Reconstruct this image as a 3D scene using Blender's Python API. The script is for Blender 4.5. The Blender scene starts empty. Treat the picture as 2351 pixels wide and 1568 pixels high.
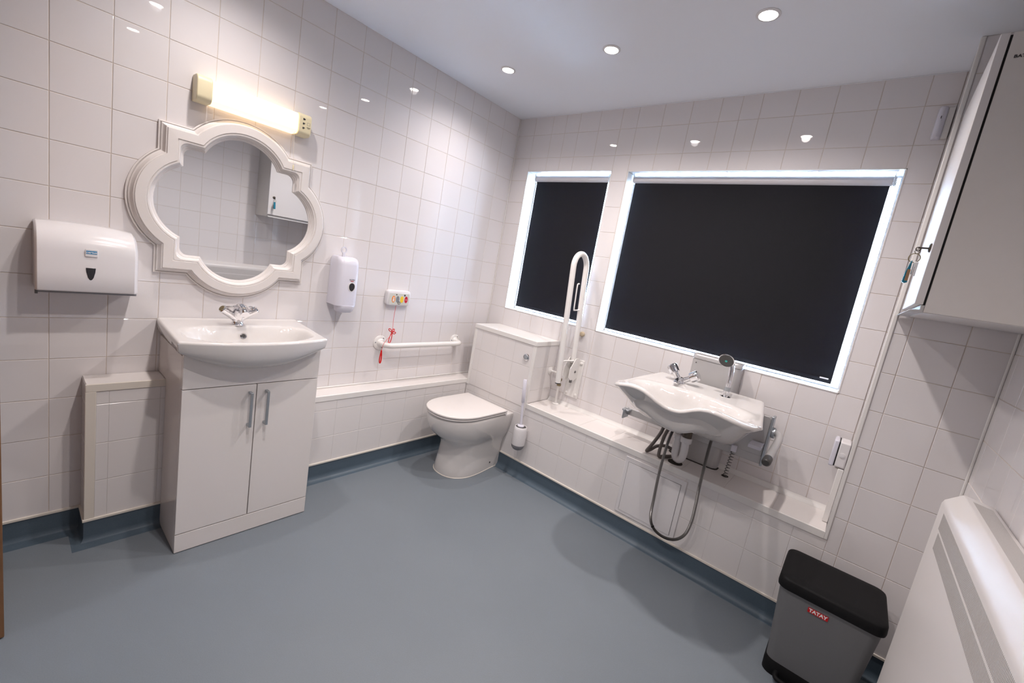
import bpy, math, random
from mathutils import Vector, Matrix
random.seed(7)
C = bpy.context.scene.collection
PI = math.pi

# ------------------------------------------------------------------ materials
def new_mat(name):
    m = bpy.data.materials.new(name); m.use_nodes = True
    nt = m.node_tree; b = nt.nodes['Principled BSDF']
    return m, nt, b
def mat(name, col, rough=.4, metal=0, coat=0, spec=.5, trans=0, emis=None, es=0, bump=0, bscale=200, noise=0, nscale=6, alpha=1, ior=1.45):
    m, nt, b = new_mat(name)
    b.inputs['Base Color'].default_value = (*col, 1)
    b.inputs['Roughness'].default_value = rough
    b.inputs['Metallic'].default_value = metal
    b.inputs['Coat Weight'].default_value = coat
    b.inputs['Coat Roughness'].default_value = .04
    b.inputs['Specular IOR Level'].default_value = spec
    b.inputs['Transmission Weight'].default_value = trans
    b.inputs['Alpha'].default_value = alpha
    b.inputs['IOR'].default_value = ior
    if emis:
        b.inputs['Emission Color'].default_value = (*emis, 1)
        b.inputs['Emission Strength'].default_value = es
    tc = nt.nodes.new('ShaderNodeTexCoord')
    if noise:
        n = nt.nodes.new('ShaderNodeTexNoise'); n.inputs['Scale'].default_value = nscale; n.inputs['Detail'].default_value = 4
        nt.links.new(tc.outputs['Object'], n.inputs['Vector'])
        r = nt.nodes.new('ShaderNodeMapRange')
        r.inputs['To Min'].default_value = 1 - noise; r.inputs['To Max'].default_value = 1 + noise
        nt.links.new(n.outputs['Fac'], r.inputs['Value'])
        mx = nt.nodes.new('ShaderNodeVectorMath'); mx.operation = 'SCALE'
        mx.inputs[0].default_value = col
        nt.links.new(r.outputs[0], mx.inputs['Scale'])
        nt.links.new(mx.outputs[0], b.inputs['Base Color'])
    if bump:
        n = nt.nodes.new('ShaderNodeTexNoise'); n.inputs['Scale'].default_value = bscale
        nt.links.new(tc.outputs['Object'], n.inputs['Vector'])
        bp = nt.nodes.new('ShaderNodeBump'); bp.inputs['Strength'].default_value = bump; bp.inputs['Distance'].default_value = .001
        nt.links.new(n.outputs['Fac'], bp.inputs['Height'])
        nt.links.new(bp.outputs[0], b.inputs['Normal'])
    return m
M = {}
M['tile'] = mat('glazed_tile', (.76, .73, .735), .008, spec=.62, bump=.03, bscale=7)
M['boxtile'] = mat('glazed_box_tile', (.77, .74, .735), .13, spec=.5, bump=.08, bscale=9)
M['grout'] = mat('grout', (.64, .56, .49), .85, noise=.25, nscale=9)
M['grout_pale'] = mat('pale_grout', (.68, .64, .61), .8, noise=.1, nscale=9)
M['ceiling'] = mat('ceiling_paint', (.82, .84, .89), .7, bump=.15, bscale=60)  # blue cast of the daylight is mixed into this colour
M['trim'] = mat('cream_plastic_trim', (.74, .69, .62), .35)
M['wtrim'] = mat('white_plastic_trim', (.80, .78, .76), .3)
M['vinyl'] = None
M['ceramic'] = mat('white_ceramic', (.67, .645, .63), .06, coat=.5)
M['gloss'] = mat('white_gloss_board', (.76, .72, .70), .12)
M['satin'] = mat('white_satin_board', (.66, .635, .63), .45)
M['whitemet'] = mat('white_powder_coat', (.80, .78, .76), .25)
M['plastic'] = mat('white_plastic', (.75, .73, .74), .22)
M['lilac'] = mat('cool_white_plastic', (.69, .68, .76), .18)
M['cream'] = mat('cream_lamp_plastic', (.76, .68, .46), .35)
M['chrome'] = mat('chrome', (.80, .80, .82), .05, metal=1)
M['brushed'] = mat('brushed_steel', (.42, .45, .48), .35, metal=.8)
M['alu'] = mat('satin_aluminium', (.50, .49, .49), .42, metal=.35)
M['darkmet'] = mat('dark_metal', (.10, .085, .07), .35, metal=.8)
M['brass'] = mat('aged_brass', (.30, .25, .15), .35, metal=.9)
M['hosegrey'] = mat('grey_rubber', (.13, .115, .105), .5)
M['dgrey'] = mat('dark_grey_plastic', (.06, .058, .058), .4)
M['mgrey'] = mat('mid_grey_plastic', (.22, .22, .24), .45)
M['black'] = mat('black_plastic', (.006, .006, .007), .6, spec=.2, bump=.3, bscale=400)
M['gapblack'] = mat('black_gap', (.01, .01, .01), .8)
M['bingrey'] = mat('bin_grey_plastic', (.155, .158, .165), .5, noise=.04, nscale=300)
M['red'] = mat('red_plastic', (.65, .01, .01), .35)
M['redlabel'] = mat('red_label', (.50, .0, .004), .45)
M['lwhite'] = mat('label_white', (.8, .8, .8), .5)
M['blind'] = mat('black_blind_fabric', (.010, .010, .013), .8, spec=.25, bump=.3, bscale=900)
M['rollerw'] = mat('white_blind_roller', (.62, .60, .62), .5)
M['clear'] = mat('clear_plastic', (.75, .75, .76), .15)
M['mirror'] = mat('mirror_glass', (.86, .88, .90), .01, metal=1)
M['frame'] = mat('painted_frame', (.74, .70, .68), .42)
M['panel'] = mat('painted_board', (.64, .61, .585), .5, noise=.02, nscale=40)
M['heater'] = mat('heater_enamel', (.64, .61, .60), .35)
M['hosemetal'] = mat('hose_metal', (.22, .215, .21), .3, metal=.85)
M['reveal'] = mat('brightened_reveal_tile', (.88, .87, .86), .12)  # tile colour raised above the wall's so the daylit reveals look brighter
M['heaterslot'] = mat('heater_slot', (.42, .40, .39), .6)
M['heaterdark'] = mat('heater_recess', (.14, .13, .12), .7)
M['grille'] = mat('heater_grille', (.55, .52, .50), .45)
M['orange'] = mat('orange_button', (.85, .25, .03), .4)
M['bgrey'] = mat('grey_button', (.22, .24, .26), .4)
M['yellow'] = mat('yellow_button', (.85, .58, .02), .4)
M['bred'] = mat('red_button', (.55, .01, .03), .4)
M['facegrey'] = mat('pale_grey_face', (.60, .60, .55), .4)
M['blue'] = mat('blue_badge', (.02, .22, .46), .35)
M['teal'] = mat('teal_plastic', (.05, .50, .45), .4)
M['tagblue'] = mat('blue_green_key_tag', (.01, .16, .24), .35)
M['tagbrown'] = mat('brown_key_tag_card', (.30, .17, .09), .5)
M['rubber'] = mat('beige_rubber', (.55, .45, .32), .6)
M['wood'] = mat('brown_wood', (.20, .10, .045), .5, noise=.3, nscale=12)
M['upvc'] = mat('white_upvc', (.8, .8, .8), .3)
M['smoked'] = mat('smoked_window', (.02, .02, .025), .12)
M['ink'] = mat('dark_ink', (.03, .03, .035), .5)
M['water'] = mat('painted_hole_shade', (.03, .025, .02), .8)  # near-black colour standing in for shade inside the ledge holes and slot
M['steelgap'] = mat('wire_grey', (.20, .20, .20), .35, metal=.9)
def emit(name, col, s):
    m = bpy.data.materials.new(name); m.use_nodes = True; nt = m.node_tree; nt.nodes.clear()
    e = nt.nodes.new('ShaderNodeEmission'); o = nt.nodes.new('ShaderNodeOutputMaterial')
    e.inputs[0].default_value = (*col, 1); e.inputs[1].default_value = s
    nt.links.new(e.outputs[0], o.inputs[0]); return m
M['led'] = emit('lit_lens', (1, .93, .82), 40)
# lit diffuser: tube light behind opal plastic, brightest along the tube
def diffuser():
    m, nt, b = new_mat('lit_opal_diffuser')
    b.inputs['Base Color'].default_value = (.8, .75, .65, 1); b.inputs['Roughness'].default_value = .3
    b.inputs['Emission Color'].default_value = (1, .70, .40, 1)
    b.inputs['Emission Strength'].default_value = 1.15
    return m
M['opal'] = diffuser()
def vinyl(c0=(.154, .180, .207), c1=(.192, .219, .248)):
    m, nt, b = new_mat('blue_grey_vinyl')
    tc = nt.nodes.new('ShaderNodeTexCoord')
    n1 = nt.nodes.new('ShaderNodeTexNoise'); n1.inputs['Scale'].default_value = 320; n1.inputs['Detail'].default_value = 2
    n2 = nt.nodes.new('ShaderNodeTexNoise'); n2.inputs['Scale'].default_value = 2.2; n2.inputs['Detail'].default_value = 5
    nt.links.new(tc.outputs['Object'], n1.inputs['Vector']); nt.links.new(tc.outputs['Object'], n2.inputs['Vector'])
    r = nt.nodes.new('ShaderNodeValToRGB')
    r.color_ramp.elements[0].position = .25; r.color_ramp.elements[0].color = (*c0, 1)
    r.color_ramp.elements[1].position = .75; r.color_ramp.elements[1].color = (*c1, 1)
    mxx = nt.nodes.new('ShaderNodeMix'); mxx.inputs[0].default_value = .45
    nt.links.new(n1.outputs['Fac'], mxx.inputs[2]); nt.links.new(n2.outputs['Fac'], mxx.inputs[3])
    nt.links.new(mxx.outputs[0], r.inputs[0]); nt.links.new(r.outputs[0], b.inputs['Base Color'])
    r2 = nt.nodes.new('ShaderNodeMapRange'); r2.inputs['To Min'].default_value = .42; r2.inputs['To Max'].default_value = .60
    nt.links.new(n2.outputs['Fac'], r2.inputs['Value']); nt.links.new(r2.outputs[0], b.inputs['Roughness'])
    bp = nt.nodes.new('ShaderNodeBump'); bp.inputs['Strength'].default_value = .12; bp.inputs['Distance'].default_value = .001
    nt.links.new(n1.outputs['Fac'], bp.inputs['Height']); nt.links.new(bp.outputs[0], b.inputs['Normal'])
    return m
M['vinyl'] = vinyl()
M['cove'] = vinyl((.060, .092, .125), (.085, .120, .155))  # same vinyl as the floor; shade on the upright cove darkened into its colour
def ribbed(name, base, dark, scale, axis):
    m, nt, b = new_mat(name)
    tc = nt.nodes.new('ShaderNodeTexCoord'); s = nt.nodes.new('ShaderNodeSeparateXYZ')
    nt.links.new(tc.outputs['Object'], s.inputs[0])
    return m
def glass():
    m = bpy.data.materials.new('frosted_glass'); m.use_nodes = True; nt = m.node_tree
    nt.nodes.clear(); o = nt.nodes.new('ShaderNodeOutputMaterial'); mx = nt.nodes.new('ShaderNodeMixShader'); fr = nt.nodes.new('ShaderNodeFresnel')
    t = nt.nodes.new('ShaderNodeBsdfTransparent'); g = nt.nodes.new('ShaderNodeBsdfGlossy'); g.inputs['Roughness'].default_value = .05
    t.inputs[0].default_value = (.95, .98, 1, 1)
    nt.links.new(fr.outputs[0], mx.inputs[0]); nt.links.new(t.outputs[0], mx.inputs[1]); nt.links.new(g.outputs[0], mx.inputs[2]); nt.links.new(mx.outputs[0], o.inputs[0])
    return m
M['glass'] = glass()

# ------------------------------------------------------------------ mesh helpers
class MB:
    def __init__(s): s.v = []; s.f = []; s.m = []
    def add(s, vs, fs, mi=0):
        o = len(s.v); s.v += [tuple(v) for v in vs]
        s.f += [tuple(i + o for i in f) for f in fs]; s.m += [mi] * len(fs); return s
    def box(s, x0, x1, y0, y1, z0, z1, mi=0):
        vs = [(x, y, z) for x in (x0, x1) for y in (y0, y1) for z in (z0, z1)]
        return s.add(vs, [(0, 1, 3, 2), (4, 6, 7, 5), (0, 4, 5, 1), (2, 3, 7, 6), (0, 2, 6, 4), (1, 5, 7, 3)], mi)
    def loft(s, rings, closed=True, cap=True, mi=0, capend=None):
        n = len(rings[0]); vs = [p for r in rings for p in r]; fs = []
        for i in range(len(rings) - 1):
            for j in range(n if closed else n - 1):
                k = (j + 1) % n
                fs.append((i * n + j, i * n + k, (i + 1) * n + k, (i + 1) * n + j))
        if cap:
            fs.append(tuple(reversed(range(n)))); fs.append(tuple(range((len(rings) - 1) * n, len(rings) * n)))
        return s.add(vs, fs, mi)
    def tube(s, pts, r, n=12, cap=True, mi=0):
        P = [Vector(p) for p in pts]; rs = r if isinstance(r, (list, tuple)) else [r] * len(P)
        T = []
        for i in range(len(P)):
            a = P[max(i - 1, 0)]; b = P[min(i + 1, len(P) - 1)]; T.append((b - a).normalized())
        up = Vector((0, 0, 1)) if abs(T[0].z) < .9 else Vector((1, 0, 0))
        N = (up - T[0] * up.dot(T[0])).normalized(); rings = []
        for i in range(len(P)):
            N = (N - T[i] * N.dot(T[i])).normalized(); B = T[i].cross(N)
            rings.append([P[i] + (N * math.cos(2 * PI * k / n) + B * math.sin(2 * PI * k / n)) * rs[i] for k in range(n)])
        return s.loft(rings, cap=cap, mi=mi)
    def lathe(s, prof, o, ax=(0, 0, 1), n=24, mi=0, cap=True):
        ax = Vector(ax).normalized(); u = ax.orthogonal().normalized(); w = ax.cross(u); o = Vector(o)
        rings = [[o + ax * h + (u * math.cos(2 * PI * k / n) + w * math.sin(2 * PI * k / n)) * max(r, 1e-5) for k in range(n)] for r, h in prof]
        return s.loft(rings, cap=cap, mi=mi)
    def ball(s, c, r, n=8, mi=0, sc=(1, 1, 1)):
        c = Vector(c); rings = []
        for i in range(n + 1):
            a = PI * i / n
            rings.append([(c.x + r * sc[0] * math.sin(a) * math.cos(2 * PI * k / (n * 2)) + 0, c.y + r * sc[1] * math.sin(a) * math.sin(2 * PI * k / (n * 2)), c.z - r * sc[2] * math.cos(a)) for k in range(n * 2)])
        return s.loft(rings, cap=False, mi=mi)
    def prism(s, poly, axis, a0, a1, mi=0):
        def P(p, a):
            return {'x': (a, p[0], p[1]), 'y': (p[0], a, p[1]), 'z': (p[0], p[1], a)}[axis]
        return s.loft([[P(p, a0) for p in poly], [P(p, a1) for p in poly]], mi=mi)
    def build(s, name, m, parent=None, smooth=True, bevel=0, seg=2, sub=0, angle=40):
        me = bpy.data.meshes.new(name); me.from_pydata(s.v, [], s.f)
        for x in (m if isinstance(m, list) else [m]): me.materials.append(x)
        me.polygons.foreach_set('material_index', s.m)
        import bmesh
        bm = bmesh.new(); bm.from_mesh(me); bmesh.ops.recalc_face_normals(bm, faces=bm.faces); bm.to_mesh(me); bm.free()
        if smooth:
            me.polygons.foreach_set('use_smooth', [True] * len(me.polygons))
            if not sub: me.set_sharp_from_angle(angle=math.radians(angle))
        o = bpy.data.objects.new(name, me); C.objects.link(o)
        if parent:
            o.parent = parent; o.matrix_parent_inverse = Matrix.Translation(parent.location).inverted()
        if bevel:
            b = o.modifiers.new('bevel', 'BEVEL'); b.width = bevel; b.segments = seg; b.limit_method = 'ANGLE'; b.angle_limit = math.radians(35)
            b.harden_normals = False
        if sub:
            q = o.modifiers.new('sub', 'SUBSURF'); q.levels = sub; q.render_levels = sub
        return o
def box(name, x0, x1, y0, y1, z0, z1, m, parent=None, bevel=.002, seg=2):
    return MB().box(min(x0, x1), max(x0, x1), min(y0, y1), max(y0, y1), min(z0, z1), max(z0, z1)).build(name, m, parent, bevel=bevel, seg=seg)
def thing(name, loc, label, cat, group=None):
    o = bpy.data.objects.new(name, None); C.objects.link(o); o.location = loc; o.empty_display_size = .05
    return tag(o, label, cat, group)
def tag(o, label=None, cat=None, group=None, kind=None):
    if label: o['label'] = label
    if cat: o['category'] = cat
    if group: o['group'] = group
    if kind: o['kind'] = kind
    return o
def struct(o): o['kind'] = 'structure'; return o
def smoothpath(pts, n=6):
    P = [Vector(p) for p in pts]; out = []
    for i in range(len(P) - 1):
        p0 = P[max(i - 1, 0)]; p1 = P[i]; p2 = P[i + 1]; p3 = P[min(i + 2, len(P) - 1)]
        for k in range(n):
            t = k / n
            out.append(.5 * ((2 * p1) + (p2 - p0) * t + (2 * p0 - 5 * p1 + 4 * p2 - p3) * t * t + (3 * p1 - p0 - 3 * p2 + p3) * t ** 3))
    out.append(P[-1]); return out
def text(name, body, size, loc, right, up, m, parent, depth=.0003, sx=1, bold=0, align='CENTER'):
    cu = bpy.data.curves.new(name, 'FONT'); cu.body = body; cu.size = size; cu.extrude = depth; cu.align_x = align; cu.align_y = 'CENTER'
    cu.offset = bold
    t = bpy.data.objects.new(name + '_src', cu)
    C.objects.link(t); bpy.context.view_layer.update()
    me = bpy.data.meshes.new_from_object(t.evaluated_get(bpy.context.evaluated_depsgraph_get()))
    bpy.data.objects.remove(t)
    r = Vector(right).normalized(); u = Vector(up).normalized(); n = r.cross(u)
    mtx = Matrix(((r.x * sx, u.x, n.x, loc[0]), (r.y * sx, u.y, n.y, loc[1]), (r.z * sx, u.z, n.z, loc[2]), (0, 0, 0, 1)))
    me.transform(mtx); me.materials.clear(); me.materials.append(m)
    o = bpy.data.objects.new(name, me); C.objects.link(o)
    if parent: o.parent = parent; o.matrix_parent_inverse = Matrix.Translation(parent.location).inverted()
    return o

# ------------------------------------------------------------------ tiled surfaces
def tiles(name, o, u, v, us, vs, holes=(), mats=None, t=.0035, gap=.0019, tilt=.0022, ugap=None, parent=None, back=.03):
    """grid of separate glazed tiles on a grout bed; us / vs are the grout line positions"""
    o = Vector(o); u = Vector(u); v = Vector(v); n = u.cross(v); b = MB()
    rects = []
    for a0, a1 in zip(us, us[1:]):
        for b0, b1 in zip(vs, vs[1:]):
            rs = [(a0, a1, b0, b1)]
            for h in holes:
                q = []
                for r in rs:
                    x0, x1, y0, y1 = r; hx0, hx1, hy0, hy1 = h
                    if hx1 <= x0 or hx0 >= x1 or hy1 <= y0 or hy0 >= y1: q.append(r); continue
                    if hy1 < y1: q.append((x0, x1, hy1, y1))
                    if hy0 > y0: q.append((x0, x1, y0, hy0))
                    m0 = max(y0, hy0); m1 = min(y1, hy1)
                    if hx0 > x0: q.append((x0, hx0, m0, m1))
                    if hx1 < x1: q.append((hx1, x1, m0, m1))
                rs = q
            rects += [r for r in rs if r[1] - r[0] > .004 and r[3] - r[2] > .004]
    P = lambda x, y, z: o + u * x + v * y + n * z
    for x0, x1, y0, y1 in rects:
        b.add([P(x0, y0, t - .0014), P(x1, y0, t - .0014), P(x1, y1, t - .0014), P(x0, y1, t - .0014)], [(0, 1, 2, 3)], 1)
        g = gap / 2; e = .0012; gu = g if ugap is None else ugap / 2; ax0, ax1, ay0, ay1 = x0 + gu, x1 - gu, y0 + g, y1 - g
        cx, cy = (ax0 + ax1) / 2, (ay0 + ay1) / 2; tx, ty = random.gauss(0, tilt), random.gauss(0, tilt); dz = random.uniform(-.0002, .0002)
        H = lambda x, y: t + dz + (x - cx) * tx + (y - cy) * ty
        q = [(ax0, ay0), (ax1, ay0), (ax1, ay1), (ax0, ay1)]; qi = [(ax0 + e, ay0 + e), (ax1 - e, ay0 + e), (ax1 - e, ay1 - e), (ax0 + e, ay1 - e)]
        vsn = [P(x, y, 0) for x, y in q] + [P(x, y, H(x, y) - .0008) for x, y in q] + [P(x, y, H(x, y)) for x, y in qi]
        fs = [(8, 9, 10, 11)]
        for k in range(4):
            l = (k + 1) % 4; fs += [(k, l, 4 + l, 4 + k), (4 + k, 4 + l, 8 + l, 8 + k)]
        b.add(vsn, fs, 0)
    me = bpy.data.meshes.new(name); me.from_pydata(b.v, [], b.f)
    if back:
        pass
    for x in (mats or [M['tile'], M['grout']]): me.materials.append(x)
    me.polygons.foreach_set('material_index', b.m)
    ob = bpy.data.objects.new(name, me); C.objects.link(ob)
    if parent: ob.parent = parent; ob.matrix_parent_inverse = Matrix.Translation(parent.location).inverted()
    return ob

XR = 2.576; ZC = 2.354; YF = -3.35; YP = -.25; XP = 2.256
ZROW = [ZC] + [2.2343 - .15215 * j for j in range(15)]
ZROW = sorted([z for z in ZROW if z > .103] + [.099])
YCOL = [YF] + [-2.2855 + .152 * i for i in range(-6, 15)] + [0]
XW = [0, .148, .298, .405, .511, .659, .808, .912, 1.064, 1.217, 1.367, 1.464, 1.555, 1.706, 1.857, 2.011, 2.160, XP]
W1 = (.152, .806, 1.021, 1.991); W2 = (.920, 2.160, 1.021, 1.987)

# walls: left wall with solid backing, window wall, chimney-like chase on the right, right wall, wall behind the camera
T = .0035
struct(tiles('wall_left', (-T, 0, 0), (0, 1, 0), (0, 0, 1), YCOL, ZROW))
struct(tiles('wall_back', (0, T, 0), (1, 0, 0), (0, 0, 1), XW, ZROW, holes=(W1, W2)))
chase = struct(tiles('wall_chase', (0, YP + T, 0), (1, 0, 0), (0, 0, 1), [XP + .012, 2.312, 2.463, XR], ZROW))
tiles('chase_side', (XP + T, 0, 0), (0, -1, 0), (0, 0, 1), [0, .10, -YP - .004], ZROW, parent=chase)
struct(tiles('wall_right', (XR + T, 0, 0), (0, -1, 0), (0, 0, 1), [-YP + .152 * k - .089 * (k > 0) for k in range(0, 22)], ZROW))
bb = struct(box('wall_front', -.1, XR + .1, YF - .1, YF, 0, ZC, M['tile'], bevel=0))
struct(box('ceiling', -.1, XR + .1, YF - .1, .3, ZC, ZC + .1, M['ceiling'], bevel=0))
struct(box('floor', -.1, XR + .1, YF - .1, .3, -.08, 0, M['vinyl'], bevel=0))
# solid masonry behind the tile skins keeps daylight out
for nm, a in (('wall_left', (-.10, -.0036, YF, .25, -.0, ZC)), ('wall_right', (XR + .0036, XR + .10, YF, .25, 0, ZC))):
    struct(box(nm, *a, M['grout'], bevel=0))
mb = MB()
mb.box(-.0036, W1[0] - .004, .0036, .14, 0, ZC); mb.box(W1[1] + .004, W2[0] - .004, .0036, .14, 0, ZC); mb.box(W2[1] + .004, XR + .004, .0036, .14, 0, ZC)
mb.box(W1[0] - .004, W1[1] + .004, .0036, .14, 0, W1[2] - .004); mb.box(W2[0] - .004, W2[1] + .004, .0036, .14, 0, W2[2] - .004)
mb.box(W1[0] - .004, W1[1] + .004, .0036, .14, W1[3] + .004, ZC); mb.box(W2[0] - .004, W2[1] + .004, .0036, .14, W2[3] + .004, ZC)
struct(mb.build('wall_back', M['grout'], smooth=False))

# window reveals (tiled), frames and panes
def window(n, w):
    x0, x1, z0, z1 = w; D = .1035
    zr = [z0] + [z for z in ZROW if z0 + .02 < z < z1 - .02] + [z1]; xr = [x0] + [x for x in XW if x0 + .02 < x < x1 - .02] + [x1]
    f = MB()
    fo, fi = .0, .007
    for a in ((x0, x0 + fi, z0, z1), (x1 - fi, x1, z0, z1), (x0 + fi, x1 - fi, z0, z0 + fi), (x0 + fi, x1 - fi, z1 - fi, z1)):
        f.box(a[0], a[1], .104, .137, a[2], a[3])
    root = struct(f.build('window_%d' % n, M['upvc'], bevel=0, smooth=False))
    MB().box(x0 + fi, x1 - fi, .118, .124, z0 + fi, z1 - fi).build('window_pane', M['glass'], root)
    rv = dict(mats=[M['reveal'], M['grout_pale']], parent=root)
    tiles('reveal_tiles', (x0 - T, 0, 0), (0, 1, 0), (0, 0, 1), [.004, D], zr, **rv)
    tiles('reveal_tiles', (x1 + T, 0, 0), (0, -1, 0), (0, 0, 1), [-D, -.004], zr, **rv)
    tiles('sill_tiles', (0, 0, z0 - T), (1, 0, 0), (0, 1, 0), xr, [.004, D], **rv)
    tiles('head_tiles', (0, 0, z1 + T), (1, 0, 0), (0, -1, 0), xr, [-D, -.004], **rv)
    t = MB(); e = .005
    for a in ((x0 - e, x0, z0 - e, z1 + e), (x1, x1 + e, z0 - e, z1 + e), (x0 - e, x1 + e, z0 - e, z0), (x0 - e, x1 + e, z1, z1 + e)):
        t.box(a[0], a[1], -.0025, .006, a[2], a[3])
    t.build('edge_trim', M['wtrim'], root, bevel=.001)
window(1, W1); window(2, W2)

# floor cove + cap strip, mitred round the room
def sweep(path, prof):
    """path: 2D points with the room on the left; prof: (offset into room, z)"""
    n = len(path); dirs = []
    for i in range(n - 1):
        d = Vector(path[i + 1]) - Vector(path[i]); d.normalize(); dirs.append(d)
    off = []
    for i in range(n):
        ds = [dirs[j] for j in (i - 1, i) if 0 <= j < n - 1]
        ns = [Vector((-d.y, d.x)) for d in ds]
        if len(ns) == 1: off.append(ns[0])
        else:
            m = (ns[0] + ns[1]).normalized(); off.append(m / max(m.dot(ns[0]), .3))
    rings = [[(path[i][0] + off[i].x * d, path[i][1] + off[i].y * d, z) for d, z in prof] for i in range(n)]
    return MB().loft(rings, closed=True, cap=True)
cove = [(-.004, 0.0)] + [(.034 - .032 * math.sin(a), .0005 + .034 - .034 * math.cos(a)) for a in [PI / 2 * k / 8 for k in range(9)]] + [(.002, .0985), (-.004, .0985)]
cove = [(-.004, -.002), (.036, -.002), (.034, .0008)] + [(.034 - .032 * math.sin(a), .0008 + .034 * (1 - math.cos(a))) for a in [PI / 2 * k / 8 for k in range(1, 9)]] + [(.002, .0985), (-.004, .0985)]
cap = [(-.004, .097), (.0055, .097), (.0055, .105), (.003, .1065), (-.004, .1065)]
XB = .122
pathL = [(0, YF), (0, -2.200)]; pathB = [(0, -2.2), (XB, -2.200), (XB, YP), (XR, YP), (XR, YF)]
full = list(reversed([(0, YF), (0, -2.200), (XB, -2.200), (XB, YP), (XR, YP), (XR, YF)]))
def rev(p): return list(reversed(p))
for nm, p in (('baseboard_left', [(0, YF), (0, -2.200), (XB, -2.200), (XB, YP)]), ('baseboard_back', [(XB, YP), (XR, YP)]), ('baseboard_right', [(XR, YP), (XR, YF)])):
    q = rev(p)
    s = struct(sweep(q, cove).build(nm, M['cove'], angle=60))
    sweep(q, cap).build('cap_strip', M['trim'], s, bevel=0)
# silicone / plastic corner trims
def trim(n, *a, m='wtrim', bevel=.003): return struct(box('trim_%d' % n, *a, M[m], bevel=bevel))
trim(1, XP - .002, XP + .0125, YP - .003, YP + .010, .455, ZC)
trim(2, 0.0, .007, -.007, 0, .49, ZC)
trim(3, XR - .008, XR, YP - .008, YP, .105, ZC)
struct(box('trim_4', 0, XR, -.003, .001, ZC - .003, ZC, M['ceiling'], bevel=.001))

# ------------------------------------------------------------------ tiled boxings
BT = [M['boxtile'], M['grout_pale']]
ylow = [-1.53, -1.378, -1.226, -1.074, -.922, -.770, -.618, -.466, -.314, YP]
low = thing('pipe_boxing', (XB / 2, -.9, .1), 'low white tiled ledge along the left wall under the curved grab rail', 'boxing')
tiles('front_tiles', (XB - T, 0, 0), (0, 1, 0), (0, 0, 1), ylow, [.099, .251, .4035, .458], mats=BT, ugap=.0005, parent=low)
box('ledge_top', .001, XB + .001, -1.53, -.001, .474, .4855, M['gloss'], low)
box('edge_trim', XB - .006, XB + .003, -1.53, YP, .456, .4862, M['wtrim'], low, bevel=.0015)
box('sealant_bead', .0005, .009, -1.53, -.005, .4855, .495, M['wtrim'], low, bevel=.003)
high = thing('pipe_boxing', (XB / 2, -2.0, .1), 'taller white tiled boxing on the left wall beside the vanity unit', 'boxing')
tiles('front_tiles', (XB - T, 0, 0), (0, 1, 0), (0, 0, 1), [-2.173, -2.138, -1.986, -1.834, -1.682, -1.532], [.104, .258, .410, .565, .616], mats=BT, ugap=.0005, parent=high)
tiles('side_tiles', (0, -2.2 + T, 0), (1, 0, 0), (0, 0, 1), [.001, XB - .004], [.104, .258, .410, .565, .640], mats=BT, ugap=.0005, parent=high)
box('ledge_top', .001, XB - .001, -2.199, -1.532, .632, .6435, M['gloss'], high)
box('edge_trim', XB - .006, XB + .003, -2.202, -1.532, .616, .6445, M['trim'], high, bevel=.0015)
box('corner_trim', XB - .010, XB + .003, -2.202, -2.173, .104, .616, M['trim'], high, bevel=.0015)
box('end_panel', .001, XB - .001, -1.5318, -1.5305, .104, .64, M['boxtile'], high, bevel=0)
wb = thing('pipe_boxing', (1.4, YP / 2, .1), 'low white tiled ledge under the windows carrying the washbasin pipes', 'boxing')
tiles('front_tiles', (0, YP + T, 0), (1, 0, 0), (0, 0, 1), [.673, .824, .976, 1.128, 1.280, 1.432, 1.547, 1.699, 1.851, 2.003, 2.152, XP + .012], [.099, .256, .408, .456], mats=BT, ugap=.0005, parent=wb)
box('ledge_top', .673, XP - .001, YP + .004, -.001, .470, .4835, M['gloss'], wb)
tiles('ledge_tiles', (0, 0, .4815), (1, 0, 0), (0, 1, 0), [.675, .86, 1.06, 1.26, 1.46, 1.66, 1.86, 2.06, XP - .001], [YP + .001, -.001], mats=[M['gloss'], M['grout_pale']], gap=.0005, tilt=.0008, parent=wb)
box('edge_trim', .673, XP, YP - .003, YP + .006, .455, .4862, M['wtrim'], wb, bevel=.0015)
MB().prism([(-.001, .485), (-.018, .485), (-.016, .490), (-.008, .496), (-.004, .508), (-.001, .508)], 'x', .676, XP - .003).build('wall_upstand', M['wtrim'], wb)
ct = thing('cistern_boxing', (.4, YP / 2, .1), 'tall white tiled cistern boxing behind the toilet with chrome flush button', 'boxing')
X0, X1 = .128, .673
tiles('front_tiles', (0, YP + .0015, 0), (1, 0, 0), (0, 0, 1), [X0 + .022, .206, .351, .503, X1 - .022], [.455, .567, .717, .862], mats=BT, ugap=.0005, parent=ct)
tiles('front_tiles', (0, YP + T, 0), (1, 0, 0), (0, 0, 1), [.1225, .206, .351, .503, .673], [.099, .256, .408, .455], mats=BT, ugap=.0005, parent=ct)
tiles('side_tiles', (X1 - T, 0, 0), (0, 1, 0), (0, 0, 1), [YP + .008, -.10, -.001], [.484, .567, .717, .862], mats=BT, ugap=.0005, parent=ct)
tiles('side_tiles', (X0 + T, 0, 0), (0, -1, 0), (0, 0, 1), [.001, .10, -YP - .008], [.484, .567, .717, .862], mats=BT, ugap=.0005, parent=ct)
box('top_board', X0 - .002, X1 + .004, YP - .006, -.001, .862, .8915, M['wtrim'], ct, bevel=.002)
box('corner_trim', X1 - .022, X1 + .0015, YP - .0035, YP + .008, .40, .862, M['wtrim'], ct, bevel=.0015)
box('corner_trim', X0 - .0015, X0 + .022, YP - .0035, YP + .008, .487, .862, M['wtrim'], ct, bevel=.0015)
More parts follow.
